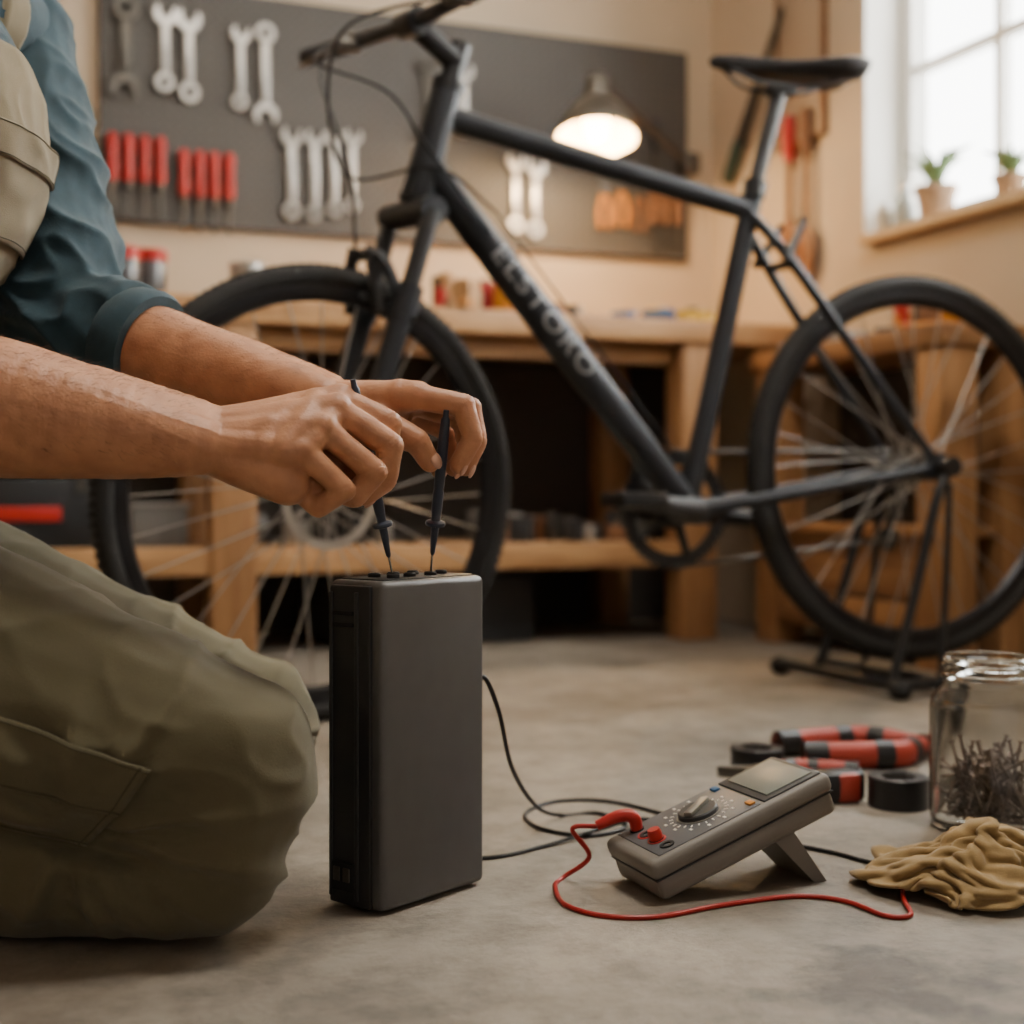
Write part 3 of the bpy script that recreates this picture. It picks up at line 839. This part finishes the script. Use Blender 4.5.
def forearm(bm, wa, wb, e, rw, rmid, rbig):
    c = (wa+wb)/2; side = (wb-wa)
    n = 22
    prev = None
    for i in range(n+1):
        t = i/n
        sp_ = (1-t)**1.5
        r = rw+(rbig-rw)*min(1, t/.72)**.85 if t < .72 else rbig
        q = c.lerp(e, t)
        cur = (q-side*.5*sp_, q+side*.5*sp_, r)
        if prev:
            rcone(bm, prev[0], cur[0], prev[2], cur[2], 32); rcone(bm, prev[1], cur[1], prev[2], cur[2], 32)
            rcone(bm, (prev[0]+prev[1])/2, (cur[0]+cur[1])/2, prev[2], cur[2], 32)
        prev = cur
def skin_disp(me, wrist, elbow):
    nn = [v.normal.copy() for v in me.vertices]
    fa = (elbow-wrist).normalized()
    for v, n in zip(me.vertices, nn):
        p = v.co
        d = noise.noise(p*90)*.0004+noise.noise(p*28)*.0010
        al = (p-wrist).dot(fa)
        if al < .06:
            for c, axn, rr in creases:
                dv = p-c
                if dv.length < rr:
                    h = dv.dot(axn)
                    if abs(h) < .0016: d -= .00075*(1-abs(h)/.0016)
        if -.07 < al < .10:   # faint tendons and veins
            q = V((al*14, p.y*60+p.z*50, 3))
            d += (max(0, 1-abs(noise.noise(q))*3.2)**2)*.00045*sat((al+.07)/.04)*sat((.10-al)/.05)
        v.co = p+n*d
def arm_hair(name, me, wrist, elbow, count, seed):
    rnd = random.Random(seed); fa = (wrist-elbow).normalized(); b = bmesh.new()
    L = (elbow-wrist).length; polys = me.polygons; made = 0; tries = 0
    while made < count and tries < count*30:
        tries += 1
        f = polys[rnd.randrange(len(polys))]; c = V(f.center); al = (c-wrist).dot(-fa)
        if al < .01 or al > L-.02: continue
        if f.normal.z < -.55: continue
        n = V(f.normal); d = (fa+n*.45+V((rnd.uniform(-.4, .4), rnd.uniform(-.4, .4), rnd.uniform(-.5, .1)))).normalized()
        ln = rnd.uniform(.005, .011)
        sweep(b, [c-n*.0004, c+d*ln*.5+n*.0006, c+(d-n*.1)*ln], [.00013, .00010, .00004], 3); made += 1
    return mkobj(name, b, mat('arm_hair', '#6b4a34', .5), P.e)

# right arm (near camera)
bm = bmesh.new()
Rw0, Rw1 = (-186, 16, -30), (-186, 2, -50)
hand(bm, HR, [Rw0, Rw1],
     [(-60, 50, 3), (-62, 39, -17), (-72, 19, -35), (-88, -3, -48)],
     [(-12, 27, 2), (-8, 4, -16), (-22, -22, -31), (-50, -40, -42)],
     [(-14, -10, 5), (-14, -30, -11), (-42, -47, -22), (-76, -58, -34)],
     [(-26, -34, 12), (-34, -46, -4), (-66, -42, -12), (-98, -42, -27)],
     [(-150, -2, -4), (-105, -20, 10), (-62, -24, 24), (-38, -35, 29)], (.0118, .0109, .0097, .0083),
     [((-175, -2, -45), (-105, -34, -40), .020, .0185), ((-150, 0, -28), (-100, -8, -22), .022, .020), ((-165, 4, -40), (-120, 12, -35), .021, .020),
      ((-110, -14, -14), (-66, -12, -6), .019, .0150), ((-105, -22, -24), (-78, -24, -14), .018, .0140), ((-80, -5, -10), (-58, -26, 0), .014, .012),
      ((-105, -32, -30), (-78, -34, -22), .016, .0125)])
eR = V((-.486, 1.09, .430))
wa, wb = HR(*Rw0), HR(*Rw1)
forearm(bm, wa, wb, eR, .0235, .035, .057)
sR = V((-.56, 1.08, .80))
rcone(bm, eR, eR.lerp(sR, .35), .050, .048)
me = remesh(bm, .0016, 7)
skin_disp(me, (wa+wb)/2, eR); addmesh('right_arm', me, M_skin, P.e)
arm_hair('right_arm_hair', me, (wa+wb)/2, eR, 1000, 5)
creases.clear()

# left arm (far)
bm = bmesh.new()
Lw0, Lw1 = (-120, 40, 22), (-120, 46, 46)
hand(bm, HL, [Lw0, Lw1],
     [(-25, 44, 4), (-24, 46, 26), (-30, 41, 47), (-40, 32, 66)],
     [(23, 34, 0), (29, 33, 23), (20, 23, 44), (6, 10, 62)],
     [(33, 2, -1), (37, 0, 20), (26, -8, 40), (8, -14, 57)],
     [(18, -25, 0), (25, -27, 16), (12, -28, 34), (-4, -30, 51)],
     [(-92, 26, 8), (-50, 12, -8), (-21, -3, -12), (-10, -22, -4)], (.0114, .0105, .0094, .0081),
     [((-115, 38, 30), (-50, 28, 45), .018, .016), ((-90, 34, 18), (-50, 30, 18), .019, .016)])
eL = V((-.432, 1.35, .512)); sL = V((-.50, 1.43, .83))
wa, wb = HL(*Lw0), HL(*Lw1)
forearm(bm, wa, wb, eL, .0225, .033, .046)
rcone(bm, eL, eL.lerp(sL, .3), .045, .045)
me = remesh(bm, .0016, 7); skin_disp(me, (wa+wb)/2, eL); addmesh('left_arm', me, M_skin, P.e)
arm_hair('left_arm_hair', me, (wa+wb)/2, eL, 700, 9)
mkobj('fingernails', nails, M_nail, P.e)

# trousers
M_pants = mat('olive_canvas', '#5d5740', .85, var=.08, scale=30, bump=.4, bscale=900, sheen=.12)
M_seam = mat('olive_seam', '#494431', .85)
M_shirt = mat('teal_denim', '#29434e', .85, var=.15, scale=60, bump=.4, bscale=900, sheen=.12)
M_bib = mat('khaki_canvas', '#7d7158', .85, var=.06, scale=40, bump=.4, bscale=900, sheen=.12)
bm = bmesh.new()
for (y0, y1, kx, kz) in ((1.12, 1.10, 0, 0), (1.33, 1.36, -.035, -.01)):
    ym = (y0+y1)/2
    chain(bm, [V((-.62, y0, .275+kz)), V((-.42+kx, ym, .203+kz)), V((-.222+kx, y1, .137+kz))], [.115, .104, .072])
    chain(bm, [V((-.222+kx, y1, .137+kz)), V((-.236+kx, y1, .074))], [.072, .060])
    chain(bm, [V((-.240+kx, y1, .064)), V((-.40+kx, ym, .068)), V((-.60, y0, .062))], [.060, .066, .050])
ell(bm, (-.68, 1.225, .28), (.15, .19, .15)); ell(bm, (-.66, 1.23, .38), (.125, .165, .12))
me = remesh(bm, .0042, 7)
nn = [v.normal.copy() for v in me.vertices]
for v, n in zip(me.vertices, nn):
    p = v.co
    kx, kz = p.x+.325, p.z-.100         # folds fan out from behind the knee
    ph = math.atan2(kz, kx); r = math.hypot(kx, kz)
    q = V((math.cos(ph)*2.2+3, math.sin(ph)*2.2, p.y*4+r*2))
    fan = max(0, 1-abs(noise.noise(q)*1.7))**4
    fade = sat(r/.04)*sat((.20-r)/.14)
    q1 = V((p.x*5+p.z*5, p.y*6, p.z*9-p.x*3))
    soft = noise.noise(q1)*.006
    q2 = V((p.x*14+p.z*18, p.y*8, p.z*14-p.x*6))
    fine = (1-abs(noise.noise(q2)))**5*.004*sat((p.x+.52)*4)
    q3 = V((p.x*7-p.z*10, p.y*6+7, p.z*12+p.x*6))
    drag = max(0, 1-abs(noise.noise(q3))*2.0)**3*.0045
    cz = .110-.30*(p.x+.40)+.006*noise.noise(V((p.x*12, 0, 0)))   # thigh folded on calf
    crease = math.exp(-((p.z-cz)/.009)**2)*sat((-.240-p.x)/.05)*.015 if p.y < 1.12 else 0
    d = fan*fade*.013+soft+fine+drag-.005-crease
    if p.z < .03: d *= p.z/.03
    v.co = p+n*d
    if v.co.z < .002: v.co.z = .002
pants = addmesh('trousers', me, M_pants, P.e)
s_ = pants.modifiers.new('sm', 'SMOOTH'); s_.factor = .5; s_.iterations = 2
def patch(name, corners, m, target, dirv, off=.003, th=.003, nu=36, nv=20):
    tm = target.data
    bvh = BVHTree.FromPolygons([v.co.copy() for v in tm.vertices], [tuple(p.vertices) for p in tm.polygons])
    dirv = V(dirv).normalized(); D = []; O = []
    A, Bq, Cq, Dq = [V(c) for c in corners]
    for i in range(nu+1):
        ro, rd = [], []
        for j in range(nv+1):
            o = A.lerp(Bq, i/nu).lerp(Dq.lerp(Cq, i/nu), j/nv)
            h = bvh.ray_cast(o, dirv)
            ro.append(o); rd.append(h[3] if h[0] is not None else None)
        O.append(ro); D.append(rd)
    known = [x for r in D for x in r if x is not None]; av = sum(known)/max(1, len(known))
    D = [[av if x is None else x for x in r] for r in D]
    for _ in range(3):
        D = [[(D[i][j]*2+D[max(0, i-1)][j]+D[min(nu, i+1)][j]+D[i][max(0, j-1)]+D[i][min(nv, j+1)])/6 for j in range(nv+1)] for i in range(nu+1)]
    bm = bmesh.new()
    g = [[bm.verts.new(O[i][j]+dirv*(D[i][j]-off)) for j in range(nv+1)] for i in range(nu+1)]
    for i in range(nu):
        for j in range(nv): bm.faces.new((g[i][j], g[i+1][j], g[i+1][j+1], g[i][j+1]))
    pathpts = lambda a: [v.co.copy() for v in a]
    rings = [pathpts([g[i][1] for i in range(nu+1)]), pathpts([g[i][nv-1] for i in range(nu+1)]), pathpts(g[nu-1]), pathpts(g[1])]
    o = mkobj(name, bm, m, P.e, angle=180)
    so = o.modifiers.new('s', 'SOLIDIFY'); so.thickness = th; so.offset = 0
    sb = bmesh.new()
    for rr in rings: sweep(sb, [q-dirv*(th*.5) for q in rr], .0008, 5)
    mkobj(name+'_stitching', sb, M_seam, P.e)
    return o
patch('pocket_body', [(-.50, .9, .190), (-.285, .9, .120), (-.320, .9, .086), (-.53, .9, .128)], M_pants, pants, (0, 1, 0), off=.003)
patch('pocket_flap', [(-.505, .9, .240), (-.262, .9, .150), (-.290, .9, .113), (-.515, .9, .185)], M_pants, pants, (0, 1, 0), off=.006)

# shirt body + overalls bib (torso), then sleeves
TX = .032
bm = bmesh.new()
ell(bm, (-.69+TX, 1.225, .38), (.125, .17, .13)); ell(bm, (-.655+TX, 1.235, .50), (.118, .16, .16))
ell(bm, (-.59+TX, 1.25, .67), (.128, .17, .17))
sRr = V((-.575, 1.08, .80)); sLl = V((-.52, 1.44, .82))
rcone(bm, sRr, sLl, .064, .064)
rcone(bm, (-.57, 1.25, .80), (-.54, 1.25, .89), .075, .062)
me = remesh(bm, .0034, 9)
nn = [v.normal.copy() for v in me.vertices]
reg = {}
for v, n in zip(me.vertices, nn):
    p = v.co
    q = V((p.x*7, p.y*7, p.z*11+p.x*6)); q2 = V((p.x*14+4, p.y*12, p.z*20+p.x*12))
    rg = (1-abs(noise.noise(q)))**4; rg2 = (1-abs(noise.noise(q2)))**4
    d = rg*.004+rg2*.003-.003
    chestaxis = -.65+TX+(p.z-.50)*.35
    s_ = max(.56-p.z, min(p.x-chestaxis, .745-p.z), .021-abs(abs(p.y-1.25)-.085))
    reg[v.index] = s_ > 0
    d += .005*sat(s_/.005+.5)
    v.co = p+n*d
shirt = addmesh('shirt_and_bib', me, [M_shirt, M_bib], P.e)
for f in me.polygons:
    f.material_index = 1 if sum(reg[i] for i in f.vertices) >= len(f.vertices)/2 else 0
patch('bib_pocket', [(-.25, 1.17, .655), (-.25, 1.33, .655), (-.25, 1.33, .57), (-.25, 1.17, .57)], M_bib, shirt, (-1, 0, 0), off=.003)
patch('bib_pocket_flap', [(-.25, 1.166, .668), (-.25, 1.333, .668), (-.25, 1.333, .638), (-.25, 1.166, .638)], M_bib, shirt, (-1, 0, 0), off=.0065)
bm = bmesh.new()
for s, e, el in ((sLl, eL, .060), (sRr, eR, .060)):
    m1 = s.lerp(e, .55)
    chain(bm, [s, m1, e], [.069, .064, el])
cuffL = eL+(HL(*Lw0)-eL).normalized()*.062; cuffR = eR+(HR(*Rw0)-eR).normalized()*.01
rcone(bm, eL, cuffL, .060, .053)
rcone(bm, eR, cuffR, .060, .060)
me = remesh(bm, .0036, 7)
nn = [v.normal.copy() for v in me.vertices]
for v, n in zip(me.vertices, nn):
    p = v.co
    q = V((p.x*7, p.y*7, p.z*12+p.x*7)); q2 = V((p.x*16+4, p.y*13, p.z*26+p.x*14))
    near = sat((.30-min((p-eL).length, (p-eR).length))/.2)
    rg = max(0, 1-abs(noise.noise(q))*1.4)**4; rg2 = max(0, 1-abs(noise.noise(q2))*1.4)**3
    v.co = p+n*(rg*(.005+.006*near)+rg2*(.002+.007*near)-.004)
addmesh('shirt_sleeves', me, M_shirt, P.e)
# rolled cuff
b = bmesh.new()
r = .0505; d = (cuffL-eL).normalized()
lathe(b, [(r-.004, -.016), (r+.004, -.017), (r+.007, -.008), (r+.007, .010), (r+.003, .016), (r-.006, .016), (r-.008, 0), (r-.004, -.016)], Matrix.Translation(cuffL+d*.034) @ track(d), 30)
mkobj('rolled_cuff', b, M_shirt, P.e)
# boots
b = bmesh.new()
for y in (1.13, 1.32):
    rcone(b, (-.63, y, .07), (-.70, y, .075), .05, .048); rcone(b, (-.70, y, .075), (-.73, y, .04), .048, .038); rcone(b, (-.735, y, .11), (-.74, y, .04), .036, .036)
me = remesh(b, .005, 3)
for v in me.vertices: v.co.z = max(v.co.z, .002)
addmesh('boots', me, mat('boot_leather', '#3a2a1f', .6), P.e)
# head
H = V((-.49, 1.25, 1.03))
b = bmesh.new()
ell(b, H+V((-.012, 0, .03)), (.098, .076, .09)); ell(b, H+V((.018, 0, -.035)), (.07, .058, .075))
ell(b, H+V((.045, 0, -.085)), (.035, .036, .026))
rcone(b, H+V((.082, 0, .012)), H+V((.104, 0, -.022)), .009, .013); ell(b, H+V((.098, 0, -.027)), (.012, .018, .010))
ell(b, H+V((.078, 0, .03)), (.014, .05, .012)); ell(b, H+V((.080, 0, -.062)), (.010, .024, .006)); ell(b, H+V((.079, 0, -.071)), (.009, .021, .006))
for sg in (-1, 1):
    ell(b, H+V((-.008, sg*.077, -.005)), (.018, .009, .03)); ell(b, H+V((.055, sg*.038, -.025)), (.025, .02, .02))
rcone(b, V((-.56, 1.25, .86)), H+V((-.035, 0, -.05)), .058, .058)
me = remesh(b, .003, 3); addmesh('head', me, M_skin, P.e)
b = bmesh.new()
for sg in (-1, 1): ell(b, H+V((.083, sg*.03, .008)), (.009, .012, .008))
mkobj('eyes', b, mat('eye_dark', '#2a211c', .2), P.e)
b = bmesh.new(); ell(b, H+V((-.026, 0, .05)), (.10, .083, .085)); ell(b, H+V((-.055, 0, .0)), (.065, .078, .075))
me = remesh(b, .004, 2)
for v in me.vertices: v.co += v.normal*noise.noise(v.co*70)*.006
addmesh('hair', me, mat('hair_brown', '#3b2a1e', .6, bump=.6, bscale=300), P.e)
P.done()

# ------------------------------------------------------------------ multimeter
tilt = math.radians(20)
Mm = Matrix.Translation((.1143, 1.2365, 0)) @ Matrix.Rotation(math.radians(21.4), 4, 'Z')
MS = 1.07
a = Asm('multimeter', Mm @ Matrix.Rotation(-tilt, 4, 'Y') @ Matrix.Scale(MS, 4), fg=True)
M_case = mat('meter_case', '#79756f', .5, bump=.1, bscale=700)
box(a('case', M_case), (.0875, 0, .0115), (.175, .083, .021), bev=.006, segs=3)
b = a('case_top', M_case)
box(b, (.0875, 0, .0285), (.179, .088, .017), bev=.006, segs=3)
FZ = .0375
box(a('face_panel', mat('meter_face', '#56575a', .45)), (.060, 0, FZ-.0005), (.100, .076, .0018), bev=.0006)
box(a('display_bezel', M_plas2), (.1425, 0, FZ-.0005), (.058, .076, .003), bev=.001)
box(a('display', mat('lcd_grey', '#6f736d', .4)), (.1435, 0, FZ+.0006), (.046, .064, .003), bev=.0005)
MK = Matrix.Translation((.071, 0, FZ))
lathe(a('dial_ring', mat('dial_ring', '#77756f', .4)), [(0, 0), (.0195, 0), (.0195, .001), (0, .001)], MK, 40)
lathe(a('dial', M_plas2), [(.0178, 0), (.0172, .004), (.016, .005), (0, .005)], MK, 40)
box(a('dial_grip', mat('dial_grip', '#85847d', .35, .5)), (.071, 0, FZ+.0065), (.031, .009, .005), Matrix.Rotation(.5, 3, 'Z'), .002)
b = a('range_marks', M_white)
for i in range(24):
    an = 2*pi*i/24
    box(b, (.071+.0242*math.cos(an), .0242*math.sin(an), FZ+.0006), (.0034, .0012, .0006), Matrix.Rotation(an, 3, 'Z'))
    if i % 2: box(b, (.071+.0295*math.cos(an), .0315*math.sin(an), FZ+.0006), (.0022, .0036, .0006))
b = a('blue_button', M_blue); box(b, (.105, .029, FZ+.001), (.006, .009, .0025), bev=.0008)
b = a('orange_button', M_orange); box(b, (.105, -.029, FZ+.001), (.006, .009, .0025), bev=.0008)
b = a('jacks', M_black)
JY = (.027, .009, -.009, -.027)
for y in JY: lathe(b, [(.003, 0), (.0062, 0), (.0062, .0015), (.003, .0015), (.003, 0)], Matrix.Translation((.024, y, FZ)), 20)
b = a('jack_rings', M_red)
for y in (.009, -.009): lathe(b, [(.0064, 0), (.0080, 0), (.0080, .001), (.0064, .001)], Matrix.Translation((.024, y, FZ)), 20)
b = a('red_plug', M_red)
lathe(b, [(0, 0), (.0056, .0), (.006, .007), (.005, .010), (0, .010)], Matrix.Translation((.024, -.009, FZ)), 18)
sweep(b, catmull([(.024, .027, FZ), (.024, .027, FZ+.012), (.014, .031, FZ+.017), (-.006, .036, FZ+.016)], 6), [.0052, .0058, .0055, .0042], 14)
box(a('side_strip', M_plas2), (.0875, 0, .0205), (.1763, .0853, .0014), bev=.0005)
# fold-out stand
Ti = Matrix.Rotation(tilt, 4, 'Y')
def und(h, y, z): return (Ti @ V((h, y, z)))
b = a('fold_out_stand', M_case)
cs = [(.105, .042), (.125, .048), (.160, .0), (.148, .0)]
ring1 = [b.verts.new(und(h, -.030, z)) for h, z in cs]; ring2 = [b.verts.new(und(h, .030, z)) for h, z in cs]
b.faces.new(ring1); b.faces.new(ring2[::-1])
for i in range(4): b.faces.new((ring1[i], ring1[(i+1) % 4], ring2[(i+1) % 4], ring2[i]))
a.done()
plug_end = Mm @ Matrix.Rotation(-tilt, 4, 'Y') @ (V((-.006, .036, FZ+.016))*MS)

# cables
def cable(name, pts, r, m):
    bm = bmesh.new(); sweep(bm, catmull(pts, 14), r, 10)
    o = mkobj(name, bm, m); o.matrix_world = RFG
    return o
r = .0021
cable('red_test_lead', [plug_end, plug_end+V((-.022, -.004, -.002)), V((.070, 1.27, .022)), V((.047, 1.275, r)), V((.0385, 1.245, r)), V((.045, 1.19, r)), V((.075, 1.158, r)), V((.12, 1.155, r)), V((.177, 1.187, r)), V((.245, 1.214, r)),
      V((.285, 1.20, r)), V((.309, 1.158, r)), V((.330, 1.160, r)), V((.336, 1.20, .003)), V((.346, 1.235, .003)), V((.37, 1.26, .003))], .0022, mat('red_wire', '#9a1d19', .4))
M_wire = mat('black_wire', '#18181a', .45)
cable('black_test_lead', [V((-.038, 1.30, .02)), V((-.035, 1.292, .13)), V((-.028, 1.29, .182)), V((-.013, 1.31, .15)), V((0, 1.36, .085)), V((.025, 1.44, .03)), V((.055, 1.52, r)), V((.095, 1.53, r)), V((.12, 1.47, r)), V((.08, 1.43, r)), V((.03, 1.46, r)),
      V((.015, 1.53, r)), V((.05, 1.59, r)), V((.11, 1.59, r)), V((.17, 1.52, r)), V((.22, 1.44, r)), V((.27, 1.40, r)), V((.31, 1.365, r)), V((.345, 1.32, r)), V((.38, 1.30, r))], .0022, M_wire)
cable('black_test_lead', [V((-.09, 1.36, r)), V((-.026, 1.342, r)), V((.03, 1.385, r)), V((.09, 1.44, .0065)), V((.135, 1.485, .0065)), V((.18, 1.46, r)), V((.2, 1.40, r)), V((.165, 1.34, r)), V((.12, 1.345, r)), V((.105, 1.30, r)), V((.12, 1.285, .004))], .0022, M_wire)

# ------------------------------------------------------------------ pliers, tape
def pliers(name, loc, ang, hm, L=.1, open_=.02, k=1.0):
    a = Asm(name, Matrix.Translation(loc) @ Matrix.Rotation(ang, 4, 'Z') @ Matrix.Scale(k, 4), fg=True)
    b = a('jaws', M_dsteel)
    poly(b, [(-.012, -.012), (.012, -.014), (.03, -.009), (.05, -.003), (.05, .003), (.03, .009), (.012, .014), (-.012, .012)], .012, Matrix.Translation((0, 0, .013)))
    cyl(b, (0, 0, .004), (0, 0, .022), .008)
    for sg in (-1, 1):
        pts = catmull([(-.008, sg*.004, .013), (-.03, sg*(.012+open_*.5), .013), (-.06, sg*(.015+open_), .013), (-L-.02, sg*(.008+open_*.8), .013)], 8)
        sweep(a('handles', hm), pts, [.007, .011, .0115, .0105], 12, flat=1.1)
        sweep(a('handle_bands', M_plas), pts[8:13], .0122, 12, flat=1.05)
        sweep(a('handle_bands', M_plas), pts[16:19], .0124, 12, flat=1.05)
        sweep(a('handle_ends', M_plas), pts[-3:], .0118, 12, flat=1.05)
    a.done()
M_rg = mat('red_grip', '#9c3527', .5)
pliers('pliers', V((.555, 1.87, 0)), math.radians(12), M_rg, .12, .028, 1.4)
pliers('wire_cutters', V((.30, 1.70, 0)), math.radians(172), M_rg, .10, .016, 1.0)
def taperoll(name, loc, r=.034, h=.026, tiltx=0):
    a = Asm(name, Matrix.Translation(loc) @ Matrix.Rotation(tiltx, 4, 'X'), fg=True)
    lathe(a('tape', mat('tape_black', '#222224', .35)), [(r*.62, 0), (r-.001, 0), (r, .001), (r, h-.001), (r-.001, h), (r*.62, h), (r*.62, 0)], seg=40)
    lathe(a('core', mat('tape_core', '#4a4846', .6)), [(r*.55, .001), (r*.62, .001), (r*.62, h-.001), (r*.55, h-.001), (r*.55, .001)], seg=40)
    a.done()
taperoll('tape_roll', V((.435, 1.575, 0)), .034, .034)
taperoll('tape_roll', V((.315, 1.80, 0)), .034, .026)
a = Asm('tape_measure', Matrix.Translation((.372, 1.60, 0)) @ Matrix.Rotation(.3, 4, 'Z'), fg=True)
box(a('case', M_plas), (0, 0, .018), (.055, .04, .036), bev=.009); box(a('band', M_rg), (.005, 0, .018), (.03, .043, .033), bev=.006)
a.done()

# ------------------------------------------------------------------ jar of nails
JM = Matrix.Translation((.502, 1.475, 0))
a = Asm('glass_jar', JM, fg=True)
M_glass = mat('jar_glass', '#fafcfb', .01, trans=1, ior=1.45)
ro = .060
pr = [(0, .002), (.050, .0), (.057, .003), (ro, .012), (ro, .125), (.058, .137), (.048, .149), (.0455, .153), (.0455, .157), (.049, .158), (.049, .161), (.0455, .163), (.0455, .168), (.049, .169), (.049, .172), (.0455, .174), (.0465, .179), (.044, .181),
      (.0430, .179), (.0435, .153), (.046, .148), (.056, .135), (.0583, .125), (.0583, .012), (.052, .006), (0, .006)]
lathe(a('glass', M_glass), pr, seg=56)
a.done()
bm = bmesh.new(); random.seed(3)
for i in range(150):
    for _ in range(30):
        an = random.uniform(0, 2*pi); rr = .05*math.sqrt(random.random()); z = random.uniform(.013, .062)
        c = V((rr*math.cos(an)*.7, rr*math.sin(an)*.7, z))
        L = random.uniform(.045, .085); el = random.uniform(.2, 1.4) if z > .03 else random.uniform(-.25, .25); aa = random.uniform(0, 2*pi)
        d = V((math.cos(aa)*math.cos(el), math.sin(aa)*math.cos(el), math.sin(el)))*L/2
        p, q = c-d, c+d
        if all(math.hypot(x.x, x.y) < .053 and .011 < x.z < .112 for x in (p, q)): break
    else: continue
    cyl(bm, p, q, .0015, seg=6); u = (q-p).normalized(); cyl(bm, q-u*.0008, q+u*.0006, .0032, seg=8)
o = mkobj('nails', bm, mat('rusty_nails', '#5a4b42', .45, .5, col2='#85746a', scale=60)); o.matrix_world = RFG @ JM

# ------------------------------------------------------------------ place the settled rag
M_rag = mat('mustard_cloth', '#937a50', .9, var=.10, scale=30, bump=.6, bscale=800, sheen=.2)
me = rag_me
xs = [v.co.x for v in me.vertices]; ys = [v.co.y for v in me.vertices]; zs = [v.co.z for v in me.vertices]
x0, x1, y0, y1, z0, z1 = min(xs), max(xs), min(ys), max(ys), min(zs), max(zs)
kz = min(2.6, max(.6, .064/(z1-z0)))
kx = .25/(x1-x0); ky = .19/(y1-y0)
for v in me.vertices:
    v.co = V((.304+(x1-v.co.x)*kx, 1.25+(v.co.y-(y0+y1)/2)*ky, (v.co.z-z0)*kz+.002))
o = addmesh('cleaning_cloth', me, M_rag); o.matrix_world = RFG
sm = o.modifiers.new('sm', 'SMOOTH'); sm.iterations = 2
sb = o.modifiers.new('sb', 'SUBSURF'); sb.levels = 1; sb.render_levels = 1
so = o.modifiers.new('so', 'SOLIDIFY'); so.thickness = .0025; so.offset = 0

# ------------------------------------------------------------------ lights, world
light('window_daylight', 'AREA', (XR+.6, 2.4, 1.6), 440, (1, .97, .92), (0, math.radians(90), 0), shape='RECTANGLE', size=2.2, size_y=3.0)
light('added_ceiling_fill', 'AREA', (.9, 2.2, 2.55), 12, (1, .88, .72), (0, 0, 0), shape='RECTANGLE', size=1.6, size_y=.5)  # unseen area light added below the ceiling as fill, no fixture modelled
light('added_ceiling_fill', 'AREA', (.85, .95, 2.55), 38, (1, .92, .80), (0, 0, 0), shape='RECTANGLE', size=.5, size_y=.35)  # second added fill, smaller, brightens the foreground and firms its shadows
wd = bpy.data.worlds.new('overcast'); bpy.context.scene.world = wd; wd.use_nodes = True
bg = wd.node_tree.nodes['Background']; bg.inputs[0].default_value = (1, .92, .83, 1); bg.inputs[1].default_value = .52

cam = bpy.data.cameras.new('camera'); co = bpy.data.objects.new('camera', cam)
bpy.context.scene.collection.objects.link(co)
co.location = (0, 0, .35); co.rotation_euler = (pi/2, 0, -TH)
cam.sensor_width = 36; cam.lens = 36*1400/1024; cam.shift_y = -17/1024; cam.clip_start = .01
cam.dof.use_dof = True; cam.dof.focus_distance = 1.17; cam.dof.aperture_fstop = 3.4
bpy.context.scene.camera = co
